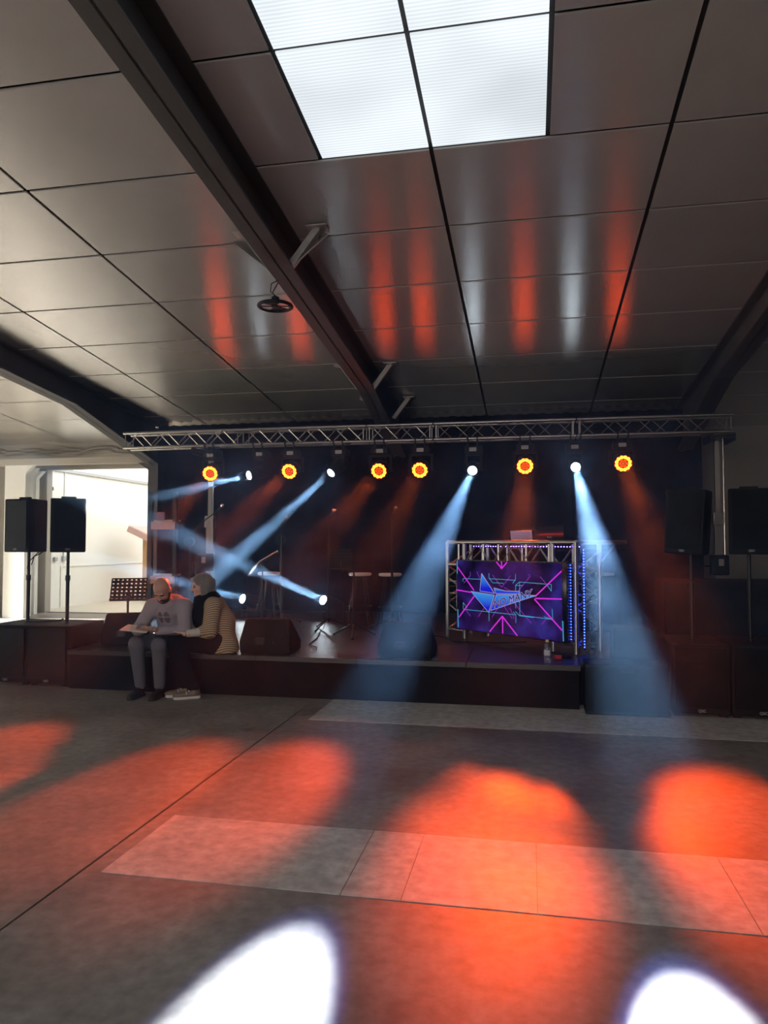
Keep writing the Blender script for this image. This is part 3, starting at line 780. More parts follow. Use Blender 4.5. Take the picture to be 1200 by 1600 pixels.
# wedge monitors
def wedge(xc, yc, rz, label, w_=.56):
    Mr = rotz((xc, yc, SZ), rz)
    t = thing('wedge_monitor', (xc, yc, SZ), label, 'monitor speaker', 'wedge monitors on the stage edge')
    # profile seen from the side: back of the wedge faces the audience (-y)
    prof = [(-.20, 0), (.22, 0), (.26, .09), (-.02, .36), (-.16, .36), (-.24, .12)]
    bm = bmesh.new()
    a = [bm.verts.new((-w_/2+(.05 if z > .3 else 0), y, z)) for y, z in prof]; c = [bm.verts.new((w_/2-(.05 if z > .3 else 0), y, z)) for y, z in prof]
    bm.faces.new(a); bm.faces.new(c[::-1])
    for i in range(6): bm.faces.new((a[i], c[i], c[(i+1) % 6], a[(i+1) % 6]))
    bmesh.ops.bevel(bm, geom=bm.edges[:], offset=.012, segments=2, affect='EDGES')
    MB(Mr).bm(bm).build('cabinet', M_cab, t, smooth=True)
    nn = Vector((0, .27, .28)).normalized()
    Mg = Mr @ frame((0, .12, .225), nn, (1, 0, 0))
    MB(Mg).box((-.17, -w_/2+.06, .0), (.17, w_/2-.06, .012)).build('grille', M_grille, t)
    MB(Mr).box((-.10, -.245, .10), (.0, -.215, .17), ch=.005).build('socket_panel', M_blackmetal, t)
    for x in (-.07, -.03, .10): MB(Mr).cyl((x, -.25, .12), (x, -.205, .12), .014, 8).build('connector', M_blackmetal, t)
    return t
wedge(-2.78, 7.68, .05, 'black wedge monitor on the stage edge right of the seated woman')
wedge(-1.26, 7.66, 0, 'black wedge monitor inside the blue beam left of the booth')
wedge(-4.66, 7.98, math.radians(24), 'black wedge monitor on the stage edge left of the seated man', .54)

# ------------------------------------------------------------------ stands and stools
def tripod(t, x, y, r, z0, hub, m=None, rot=0.4, feet=True):
    for q in range(3):
        a = rot + 2*PI*q/3
        e = (x+r*math.cos(a), y+r*math.sin(a), z0+.012)
        l_ = MB().cyl((x, y, z0+hub), e, .010, 8).build('leg', m or M_blackmetal, t, smooth=True)
        MB().sphere(e, .016, 8).build('rubber_foot', M_black, l_)
def mic(t, p, dv, col=None):
    h = MB().lathe([(.008, 0), (.010, .01), (.012, .10), (.016, .125)], 10, frame(p, dv)).build('microphone', col or M_blackmetal, t, smooth=True)
    MB().sphere(Vector(p)+Vector(dv).normalized()*.145, .025, 10).build('mic_grille', M_chrome, h)
def mic_stand(x, y, htop, label, boom=None, micdir=(0.5, .3, .6), rot=.4, brass=False):
    t = thing('microphone_stand', (x, y, SZ), label, 'microphone stand', 'microphone stands on the stage')
    tripod(t, x, y, .33, SZ, .16, rot=rot)
    MB().cyl((x, y, SZ+.10), (x, y, SZ+.75), .014, 8).cyl((x, y, SZ+.72), (x, y, SZ+.80), .019, 8).cyl((x, y, SZ+.75), (x, y, htop), .010, 8).build('pole', M_blackmetal, t, smooth=True)
    tip = Vector((x, y, htop))
    if boom:
        b0 = tip - Vector(boom)*.4; b1 = tip + Vector(boom)*.6
        MB().cyl(b0, b1, .009, 8).build('boom', M_blackmetal, t); MB().cyl(b0, b0+Vector(boom)*.12, .016, 8).build('counterweight', M_blackmetal, t)
        tip = b1
    MB().cyl(tip, tip+Vector(micdir).normalized()*.05, .017, 8).build('mic_clip', M_black, t)
    mic(t, tip, micdir)
    return t
# image u -> ground positions worked out for the stage floor
mic_stand(-4.72, 9.9, 1.83, 'tall microphone stand with slanted boom behind the seated woman', boom=(.55, -.1, .36), micdir=(.7, -.3, .5))
mic_stand(-3.55, 10.25, 1.86, 'microphone stand in the crossing white beams', micdir=(.6, -.2, .7), rot=.9)
mic_stand(-2.70, 9.75, 1.93, 'microphone stand beside the black music desk, cable down its pole', micdir=(.5, -.3, .6), rot=.25)
mic_stand(-1.85, 9.9, 1.96, 'straight microphone stand farthest right, behind the right stool', micdir=(.35, -.3, .6), rot=.7)
hn = thing('bright_microphone', (-3.60, 9.75, 1.38), 'bright metallic microphone on a short arm in the white beam', 'microphone')
MB().cyl((-3.70, 9.75, 1.33), (-3.44, 9.72, 1.47), .016, 10).build('body', M_chrome, hn, smooth=True)
MB().sphere((-3.43, 9.72, 1.475), .022, 10).build('mic_grille', M_chrome, hn)
MB().tube([(-3.70, 9.75, 1.33), (-3.76, 9.74, 1.27), (-3.82, 9.74, 1.2), (-3.86, 9.75, 1.14)], .010, 6).build('arm', M_chrome, hn)
MB().cyl((-3.66, 9.76, 1.34), (-3.66, 9.76, SZ+.02), .009, 8).build('pole', M_blackmetal, hn)
MB().cyl((-3.66, 9.76, SZ), (-3.66, 9.76, SZ+.02), .12, 20).build('base', M_blackmetal, hn)

def desk_plate(t, M, w_, h_, holes):
    # perforated sheet: strips around real openings
    b = MB(M); nx_, ny_ = holes
    cx_, cy_ = w_/nx_, h_/ny_; r = .3
    for i in range(nx_):
        for j in range(ny_):
            x = -w_/2+i*cx_; y = j*cy_
            b.box((x, y, 0), (x+cx_, y+cy_*.35, .003)); b.box((x, y+cy_*.65, 0), (x+cx_, y+cy_, .003))
            b.box((x, y+cy_*.35, 0), (x+cx_*r, y+cy_*.65, .003)); b.box((x+cx_*(1-r), y+cy_*.35, 0), (x+cx_, y+cy_*.65, .003))
    b.box((-w_/2, -.004, 0), (w_/2, 0, .05))
    return b.build('desk', M_black, t)
def music_stand(x, y, zdesk, rz, tilt, label, w_=.48, h_=.34, off=0, holes=(8, 6)):
    t = thing('music_stand', (x, y, SZ), label, 'music stand', 'black music stands')
    tripod(t, x, y, .30, SZ, .17, rot=rz+.5)
    MB().cyl((x, y, SZ+.08), (x, y, SZ+.5), .015, 8).cyl((x, y, SZ+.46), (x, y, zdesk-.02), .010, 8).cyl((x, y, SZ+.44), (x, y, SZ+.5), .02, 8).build('pole', M_blackmetal, t, smooth=True)
    dxy = Matrix.Rotation(rz, 3, 'Z') @ Vector((off, 0, 0))
    if off: MB().cyl((x, y, zdesk-.02), (x+dxy.x, y+dxy.y, zdesk-.02), .010, 8).cyl((x+dxy.x, y+dxy.y, zdesk-.02), (x+dxy.x, y+dxy.y, zdesk+.1), .010, 8).build('arm', M_blackmetal, t)
    M = Matrix.Translation((x+dxy.x, y+dxy.y, zdesk)) @ Matrix.Rotation(rz, 4, 'Z') @ Matrix.Rotation(PI/2-tilt, 4, 'X')
    desk_plate(t, M, w_, h_, holes)
    MB(M).box((-.03, .02, -.03), (.03, .12, 0)).build('bracket', M_blackmetal, t)
    return t
music_stand(-4.97, 8.50, .87, math.radians(24), math.radians(36), 'black perforated music stand in front of the bright doorway', w_=.44, h_=.34)
music_stand(-2.18, 9.05, 1.27, math.radians(12), math.radians(12), 'black perforated music stand mid stage between two white stools', w_=.27, h_=.27, off=-.16, holes=(7, 6))

def stool(x, y, label):
    t = thing('bar_stool', (x, y, SZ), label, 'stool', 'white bar stools on the stage')
    z = SZ+.74
    MB().lathe([(.001, z-.035), (.15, z-.035), (.165, z-.02), (.165, z), (.15, z+.008), (.001, z+.008)], 28, Matrix.Translation((x, y, 0))).build('seat', M_stool, t, smooth=True)
    for q in range(4):
        a = PI/4+q*PI/2; c_, s_ = math.cos(a), math.sin(a)
        MB().tube([(x+c_*.10, y+s_*.10, z-.035), (x+c_*.12, y+s_*.12, z-.2), (x+c_*.17, y+s_*.17, z-.5), (x+c_*.22, y+s_*.22, SZ+.005)], .009, 8).build('leg', M_blackmetal, t, smooth=True)
    MB().tube([(x+.165*math.cos(a), y+.165*math.sin(a), SZ+.27) for a in np.linspace(0, 2*PI, 25)[:-1]], .008, 6, closed=True).build('foot_ring', M_blackmetal, t, smooth=True)
stool(-3.78, 10.35, 'white round bar stool under the bright microphone')
stool(-2.40, 10.35, 'white round bar stool behind the music desk pole')
stool(-1.95, 10.3, 'white round bar stool at the rightmost microphone stand')

# stage cables and bottle
cb = MB().tube([(-2.75, 9.75, .50), (-2.76, 9.7, .435), (-2.72, 9.4, .43), (-2.62, 9.0, .43), (-2.55, 8.6, .43), (-2.50, 8.2, .43), (-2.35, 8.0, .43), (-2.30, 7.8, .43)], .006, 6).build('microphone_cable', M_black, None)
tag(cb, 'thin black cable trailing from the microphone stand to the stage edge', 'cable')
cb = MB().tube([(-1.9, 9.8, .43), (-1.5, 9.3, .43), (-1.1, 9.25, .43), (-.9, 8.8, .43), (-.4, 8.75, .43), (-.05, 8.9, .43)], .006, 6).build('power_cable', M_black, None)
tag(cb, 'black cable running across the stage behind the video screen legs', 'cable')
bt = thing('water_bottle', (.16, 7.50, SZ), 'clear plastic water bottle standing on the stage edge', 'bottle')
Mb = Matrix.Translation((.16, 7.50, SZ))
MB().lathe([(.001, 0), (.028, 0), (.033, .008), (.033, .05), (.030, .055), (.033, .06), (.033, .14), (.026, .17), (.013, .19), (.013, .205), (.001, .205)], 18, Mb).build('body', M_bottle, bt, smooth=True)
MB().lathe([(.0335, .07), (.0338, .07), (.0338, .125), (.0335, .125)], 18, Mb).build('label_band', M_bottlelabel, bt, smooth=True)
MB().lathe([(.001, .2), (.017, .2), (.017, .222), (.001, .224)], 14, Mb).build('cap', M_cap, bt, smooth=True)
pl = thing('cable_plug', (.26, 7.66, SZ), 'red power plug lying beside the bottle', 'plug')
MB().cyl((.23, 7.66, SZ+.025), (.30, 7.68, SZ+.025), .025, 10).build('plug_body', M_red, pl)
MB().tube([(.30, 7.68, SZ+.022), (.36, 7.72, SZ+.015), (.40, 7.8, SZ+.012), (.34, 7.95, SZ+.012), (.2, 8.05, SZ+.012)], .009, 6).build('lead', M_black, pl)

# ------------------------------------------------------------------ video booth
P0 = Vector((-1.02, 9.28, 0)); P1 = Vector((.47, 8.02, 0))
e1 = (P1-P0).normalized(); e2 = Vector((-e1.y, e1.x, 0))         # e2 points to the back of the booth
LB = (P1-P0).length
def bp(s, q, z): return P0 + e1*s + e2*q + Vector((0, 0, z))
dj = thing('booth_truss', tuple(bp(LB/2, .2, SZ)), 'aluminium lattice truss frame of the DJ booth on the stage', 'truss')
ZT, ZBm, SPC = 1.605, 1.33, .30
def ch(a, b): MB().cyl(a, b, .025, 10).build('chord', M_alu, dj, smooth=True)
for s in (0, SPC, LB-SPC, LB):
    for q in (0, .42):
        ch(bp(s, q, SZ+.01), bp(s, q, ZT))
for q in (0, .42):
    for z in (ZT, ZBm): ch(bp(0, q, z), bp(LB, q, z))
ch(bp(LB, 0, ZT), bp(LB, .92, ZT)); ch(bp(0, 0, ZT), bp(0, .92, ZT))
def lattice(f, u0, u1, n, r=.010, ph=0):
    for i in range(n):
        a, b = u0+(u1-u0)*i/n, u0+(u1-u0)*(i+1)/n
        brace_to(dj, f(a, (i+ph) % 2), f(b, (i+1+ph) % 2), r, M_alu)
for q in (0, .42):
    lattice(lambda z, k: bp(SPC*k, q, z), SZ+.10, ZBm, 5, ph=int(q > 0)); lattice(lambda z, k: bp(LB-SPC*k, q, z), SZ+.10, ZBm, 5, ph=int(q > 0))
    lattice(lambda s, k: bp(s, q, ZT if k else ZBm), SPC, LB-SPC, 6, .012, int(q > 0))
    for s in (.2, .62, .86, 1.28, 1.6): brace_to(dj, bp(s, q, ZBm), bp(s, q, ZT), .012, M_alu)
for s in (0, LB):
    lattice(lambda z, k: bp(s, .42*k, z), SZ+.10, ZT-.1, 5)
    for z in (SZ+.10, .95, 1.05): brace_to(dj, bp(s, 0, z), bp(s, .42, z), .010, M_alu)
    brace_to(dj, bp(s, .42, ZT-.24), bp(s, .72, ZT-.02), .010, M_alu)
for z in (SZ+.10, .97, 1.12):
    brace_to(dj, bp(0, 0, z), bp(SPC, 0, z), .010, M_alu); brace_to(dj, bp(LB, 0, z), bp(LB-SPC, 0, z), .010, M_alu)
# blue LED strips down the right leg
led = MB(); strip = MB()
for s, q in ((LB+.03, .10),):
    strip.cyl(bp(s, q, SZ+.05), bp(s, q, ZT-.1), .008, 6)
    for i in range(34):
        cL = bp(s, q, SZ+.08+i*.031) - e2*.008 + e1*.006; led.box(cL-Vector((.006, .006, .006)), cL+Vector((.006, .006, .006)))
ld = thing('led_strip', tuple(bp(LB+.03, .10, SZ+.05)), 'blue LED strip running down the right leg of the booth', 'led strip')
strip.build('backing', M_black, ld); led.build('diode_row', E_blueled, ld)['kind'] = 'stuff'
def led_line(p, q, n, m, label):
    t = thing('led_strip', tuple(p), label, 'led strip'); p = Vector(p); q = Vector(q)
    MB().cyl(p, q, .007, 6).build('backing', M_black, t); b = MB()
    off = (-e2 if abs((q-p).z) > .1 else Vector((0, 0, 1)))*.009
    for i in range(n):
        c_ = p+(q-p)*((i+.5)/n)+off; b.box(c_-Vector((.005, .005, .005)), c_+Vector((.005, .005, .005)))
    b.build('diode_row', m, t)['kind'] = 'stuff'
led_line(bp(LB-.035, -.03, SZ+.15), bp(LB-.035, -.03, ZBm+.05), 26, E_blueled, 'blue LED strip between the video screen and the right booth leg')
led_line(bp(.15, .30, 1.545), bp(LB-.15, .30, 1.545), 40, emis('violet_led', (.20, .10, 1.0), 20.0), 'violet LED strip along the inside of the booth top')
# DJ table behind the front truss with gear
tb = thing('dj_table', tuple(bp(1.0, .75, SZ)), 'dark table standing inside the DJ booth', 'table')
MB().box((.1, .46, 1.50), (LB-.1, 1.05, 1.53), Matrix(((e1.x, e2.x, 0, P0.x), (e1.y, e2.y, 0, P0.y), (0, 0, 1, 0), (0, 0, 0, 1)))).build('table_top', M_black, tb)
MBT = Matrix(((e1.x, e2.x, 0, P0.x), (e1.y, e2.y, 0, P0.y), (0, 0, 1, 0), (0, 0, 0, 1)))
for s in (.15, LB-.15):
    for q in (.5, 1.0): MB(MBT).box((s-.02, q-.02, SZ), (s+.02, q+.02, 1.50)).build('leg', M_blackmetal, tb)
MB(MBT).box((.3, .5, 1.22), (LB-.2, 1.0, 1.25)).build('lower_shelf', M_gearwhite, tb)
gx = thing('rack_unit', tuple(bp(1.15, .7, 1.25)), 'pale equipment unit on the shelf inside the booth truss', 'equipment')
MB(MBT).box((.95, .50, 1.25), (1.5, .85, 1.36), ch=.008).build('case', M_gearwhite, gx)
for i in range(6): MB(MBT).cyl((1.0+i*.08, .50, 1.30), (1.0+i*.08, .485, 1.30), .014, 8).build('knob', M_black, gx)
gc = MB(); 
for i in range(4):
    gc.tube([bp(.75+.07*i, .46, 1.28+.02*i), bp(.82+.06*i, .44, 1.40+.01*i), bp(.95+.05*i, .46, 1.34), bp(1.05+.06*i, .48, 1.27)], .006, 5)
cbo = gc.build('cable_loop', M_black, None); tag(cbo, 'tangle of dark cables above the video screen inside the truss', 'cable')
# laptops on the booth
def laptop(s, q, w_, h_, tilt, m, label, txt=None):
    z0 = 1.53
    t = thing('laptop', tuple(bp(s, q, z0)), label, 'laptop', 'laptops on the booth')
    # axes: width follows the lid as seen, facing the operator at the back
    fw = Vector((.93, .0, 0)).normalized(); fw = (e1*.75+Vector((1, 0, 0))*.25).normalized(); bk = Vector((-fw.y, fw.x, 0))
    c0 = bp(s, q, z0)
    Mx = Matrix(((fw.x, bk.x, 0, c0.x), (fw.y, bk.y, 0, c0.y), (0, 0, 1, c0.z), (0, 0, 0, 1)))
    MB(Mx).box((-w_/2, 0, .0), (w_/2, .24, .016), ch=.003).build('keyboard_base', m, t)
    Ml = Mx @ Matrix.Translation((0, .0, .016)) @ Matrix.Rotation(tilt, 4, 'X')
    lid = MB(Ml).box((-w_/2, -.004, 0), (w_/2, .004, h_), ch=.003).build('lid', m, t)
    MB(Ml).box((-w_/2+.01, .0045, .012), (w_/2-.01, .0055, h_-.01)).build('display', M_lcd, lid)
    if txt: text('lid_logo', txt, .035, Ml @ frame((0, -.005, h_*.48), (0, -1, 0)), M_label, lid)
    return t
laptop(.80, .50, .30, .205, math.radians(12), M_silver, 'silver laptop open on the booth, lid tinted violet')
laptop(1.22, .50, .37, .255, math.radians(6), M_lidgloss, 'dark glossy laptop open on the booth, right of the silver one', 'Asus')

# video screen hung on the front of the booth
TVQ = -.09
tv = thing('video_screen', tuple(bp(.95, TVQ, .6)), 'large flat video screen with a blue star graphic on the booth front', 'screen')
S0, S1, ZB0, ZB1 = .245, 1.905, .545, 1.395
MB(MBT).box((S0, TVQ, ZB0), (S1, TVQ+.05, ZB1), ch=.006).build('housing', M_lcd, tv)
MB(MBT).box((S0+.4, TVQ+.05, .9), (S1-.4, -.025, 1.1)).build('wall_mount', M_blackmetal, tv)
def screen_mat():
    m = bpy.data.materials.new('screen_picture'); m.use_nodes = True; nt = m.node_tree; nt.nodes.remove(nt.nodes['Principled BSDF'])
    tc = nt.nodes.new('ShaderNodeTexCoord')
    n = nt.nodes.new('ShaderNodeTexNoise'); n.inputs['Scale'].default_value = 3.2; n.inputs['Detail'].default_value = 7
    nt.links.new(tc.outputs['Object'], n.inputs['Vector'])
    r = nt.nodes.new('ShaderNodeValToRGB'); cr = r.color_ramp
    cr.elements[0].position = .38; cr.elements[0].color = (.006, .002, .022, 1)
    cr.elements[1].position = .76; cr.elements[1].color = (.05, .06, .55, 1)
    e_ = cr.elements.new(.55); e_.color = (.035, .010, .16, 1)
    nt.links.new(n.outputs['Fac'], r.inputs[0])
    e = nt.nodes.new('ShaderNodeEmission'); e.inputs[1].default_value = .55
    nt.links.new(r.outputs[0], e.inputs[0]); nt.links.new(e.outputs[0], nt.nodes['Material Output'].inputs[0])
    return m
pic = MB(MBT).box((S0+.012, TVQ-.002, ZB0+.012), (S1-.06, TVQ, ZB1-.012)).build('picture', screen_mat(), tv)
PW, PH = (S1-.06)-(S0+.012), (ZB1-ZB0-.024)
def sp_(x, y): return (S0+.012+x*PW, ZB0+.012+(1-y)*PH)          # picture coordinates, y down
def stroke(mb, pts, wd, lift=.004):
    for a, b in zip(pts[:-1], pts[1:]):
        ax, az = sp_(*a); bx_, bz = sp_(*b); dx_, dz_ = bx_-ax, bz-az; L = math.hypot(dx_, dz_); 
        nx_, nz_ = -dz_/L*wd/2, dx_/L*wd/2; y = TVQ-lift
        mb.add([(ax+nx_, y, az+nz_), (bx_+nx_, y, bz+nz_), (bx_-nx_, y, bz-nz_), (ax-nx_, y, az-nz_),
                (ax+nx_, TVQ-.002, az+nz_), (bx_+nx_, TVQ-.002, bz+nz_), (bx_-nx_, TVQ-.002, bz-nz_), (ax-nx_, TVQ-.002, az-nz_)],
               [(0, 1, 2, 3), (7, 6, 5, 4), (0, 4, 5, 1), (1, 5, 6, 2), (2, 6, 7, 3), (3, 7, 4, 0)])
def U(px_, py_):            # pixels of the photographed screen -> picture coordinates
    x = (px_-50)/1015.; top = 88+ (112-88)*x; bot = 735+(845-735)*x
    return x, (py_-top)/(bot-top)
E_mag = emis('screen_magenta', (.62, .03, .75), 1.0); E_cy = emis('screen_cyan', (.05, .38, .60), .9); E_vio = emis('screen_violet', (.22, .03, .45), .8)
mg = MB()
for a, b in (((60, 150), (240, 375)), ((50, 370), (205, 393)), ((240, 430), (75, 630)), ((470, 100), (522, 165)), ((575, 104), (522, 165)), ((521, 98), (522, 160)),
             ((525, 618), (398, 765)), ((528, 620), (528, 782)), ((525, 618), (668, 800)), ((835, 445), (1063, 447)), ((835, 425), (1063, 185)), ((825, 450), (1063, 740))):
    stroke(mg, [U(*a), U(*b)], .014, .0040)
mg.build('magenta_line_art', E_mag, pic)['kind'] = 'stuff'
cyb = MB()
for P in ([(120, 290), (120, 262), (310, 268)], [(395, 210), (395, 262), (650, 275), (628, 305), (655, 270), (655, 215)], [(395, 255), (430, 300), (540, 305)],
          [(655, 395), (655, 322), (690, 292), (975, 312), (975, 375), (940, 320)], [(655, 325), (720, 325)], [(122, 490), (122, 555), (390, 578), (655, 603), (655, 680)],
          [(122, 490), (165, 545)], [(393, 575), (393, 665)], [(692, 295), (692, 605), (985, 640), (980, 540)], [(650, 570), (690, 612), (820, 625)], [(630, 575), (655, 603)], [(910, 615), (985, 642)],
          [(570, 470), (690, 480)], [(655, 480), (655, 540)]):
    stroke(cyb, [U(*p) for p in P], .006, .0036)
for a, b in (((57, 88), (57, 215)), ((62, 555), (65, 725)), ((1068, 650), (1073, 840))): stroke(cyb, [U(*a), U(*b)], .012, .0036)
cyb.build('cyan_line_art', E_cy, pic)['kind'] = 'stuff'
vb = MB()
for P in ([(200, 195), (200, 235), (130, 305)], [(270, 195), (300, 262)], [(430, 225), (520, 345), (610, 230)], [(790, 235), (680, 375)], [(790, 225), (770, 220)], [(880, 240), (960, 350)],
          [(345, 540), (280, 625)], [(150, 560), (200, 620)], [(425, 625), (480, 540), (530, 500), (620, 640)], [(640, 490), (795, 680)], [(885, 690), (960, 600)], [(540, 345), (610, 380)], [(600, 540), (640, 640)]):
    stroke(vb, [U(*p) for p in P], .009, .0032)
vb.build('violet_line_art', E_vio, pic)['kind'] = 'stuff'
def grad(name, c0, c1, lo, hi):
    m = bpy.data.materials.new(name); m.use_nodes = True; nt = m.node_tree; nt.nodes.remove(nt.nodes['Principled BSDF'])
    tc = nt.nodes.new('ShaderNodeTexCoord'); sx = nt.nodes.new('ShaderNodeSeparateXYZ'); nt.links.new(tc.outputs['Generated'], sx.inputs[0])
    mr = nt.nodes.new('ShaderNodeMapRange'); mr.inputs[1].default_value = lo; mr.inputs[2].default_value = hi; nt.links.new(sx.outputs[2], mr.inputs[0])
    mx = nt.nodes.new('ShaderNodeMix'); mx.data_type = 'RGBA'; mx.inputs['A'].default_value = (*c0, 1); mx.inputs['B'].default_value = (*c1, 1)
    nt.links.new(mr.outputs[0], mx.inputs['Factor'])
    e = nt.nodes.new('ShaderNodeEmission'); e.inputs[1].default_value = 1.0
    nt.links.new(mx.outputs['Result'], e.inputs[0]); nt.links.new(e.outputs[0], nt.nodes['Material Output'].inputs[0]); return m
G_star = grad('screen_star_blue', (.005, .012, .60), (.04, .30, .75), .25, 1.0)
E_edge = emis('screen_star_edge', (.35, .35, .80), .8); E_dark = emis('screen_letter_dark', (.010, .004, .05), 1.0)
def shard(pts, name='star_shard'):
    q = [sp_(*U(*p)) for p in pts]; b = MB(MBT); n = len(q)
    b.add([(x, TVQ-.006, z) for x, z in q]+[(x, TVQ-.002, z) for x, z in q], [tuple(range(n)), tuple(range(n, 2*n))[::-1]]+[(i, (i+1) % n, n+(i+1) % n, n+i) for i in range(n)])
    b.build(name, G_star, pic)
    return pts
ed = MB()
for P in ([(320, 212), (450, 402), (303, 380)], [(208, 384), (450, 418), (390, 582)], [(470, 412), (690, 412), (845, 418), (690, 470), (410, 565)], [(445, 350), (560, 378), (690, 380), (690, 405), (462, 400)]):
    shard(P); stroke(ed, [U(*p) for p in P+[P[0]]], .007, .0066)
stroke(ed, [U(448, 352), U(465, 405)], .006, .0066)
for nm_ in (mg, cyb, vb, ed): pass
ed.build('star_outline', E_edge, pic)['kind'] = 'stuff'
for o in list(pic.children):          # line art was laid out in booth axes
    if o.name.startswith(('magenta', 'cyan', 'violet', 'star_outline')):
        me = o.data; loc = W[o]
        for v in me.vertices:
            p = MBT @ (v.co + loc); v.co = p - (MBT @ loc)
        W[o] = MBT @ loc; o.location = W[o] - W[pic]
def screen_text(body, p0, p1, size, m, lift, off=0):
    (x0_, z0_), (x1_, z1_) = sp_(*U(*p0)), sp_(*U(*p1))
    ang = math.atan2(z1_-z0_, x1_-x0_)
    M = MBT @ Matrix.Translation(((x0_+x1_)/2, TVQ-lift, (z0_+z1_)/2)) @ Matrix.Rotation(-ang, 4, 'Y') @ Matrix.Rotation(PI/2, 4, 'X') @ Matrix.Scale(1.12, 4, (1, 0, 0))
    o = text('screen_lettering', body, size, M, m, pic, .0003, off=off, shear=.25); o['kind'] = 'stuff'
    return o
screen_text('NO MANY', (445, 510), (795, 402), .112, E_edge, .0085, .0048)
screen_text('NO MANY', (445, 510), (795, 402), .112, E_dark, .0095, 0.0)

# ------------------------------------------------------------------ high-bay lamp under the middle rafter
hb = thing('high_bay_lamp', (-2.56, 6.95, 3.98), 'round black high-bay lamp hanging under the middle rafter, switched off', 'lamp')
hc_ = Vector((-2.50, 6.98, 3.985))
MB().tube([hc_+Vector((.165*math.cos(a), .165*math.sin(a), 0)) for a in np.linspace(0, 2*PI, 41)[:-1]], .018, 8, closed=True).build('rim', M_black, hb, smooth=True)
for q in range(2):
    a0 = -.85+q*PI
    b = MB(); pr_ = [(.02*math.cos(a0), .02*math.sin(a0))]
    for a in np.linspace(a0, a0+1.7, 14): pr_.append((.155*math.cos(a), .155*math.sin(a)))
    b.prism(pr_, .012, Matrix.Translation(hc_)); b.build('diffuser', M_diffuser, hb)
for q in range(2):
    a0 = .85+q*PI; pr_ = [(0, 0)]
    for a in np.linspace(a0, a0+1.44, 12): pr_.append((.155*math.cos(a), .155*math.sin(a)))
    MB().prism(pr_, .012, Matrix.Translation(hc_)).build('cover_plate', M_black, hb)
for q in range(4):
    a = .2+q*PI/2; MB().cyl(hc_, hc_+Vector((.16*math.cos(a), .16*math.sin(a), 0)), .008, 6).build('spoke', M_black, hb)
MB().cyl(hc_-Vector((0, 0, .012)), hc_+Vector((0, 0, .09)), .04, 14).build('driver_housing', M_black, hb, smooth=True)
MB().tube([hc_+Vector((0, 0, .09)), hc_+Vector((-.03, 0, .14)), hc_+Vector((.0, 0, .19)), hc_+Vector((.03, .0, .24))], .006, 6).build('hook', M_blackmetal, hb)
MB().tube([hc_+Vector((.02, .02, .09)), hc_+Vector((-.06, .02, .16)), hc_+Vector((-.05, .02, .24)), hc_+Vector((.02, .02, .27))], .005, 6).build('cable', M_black, hb)
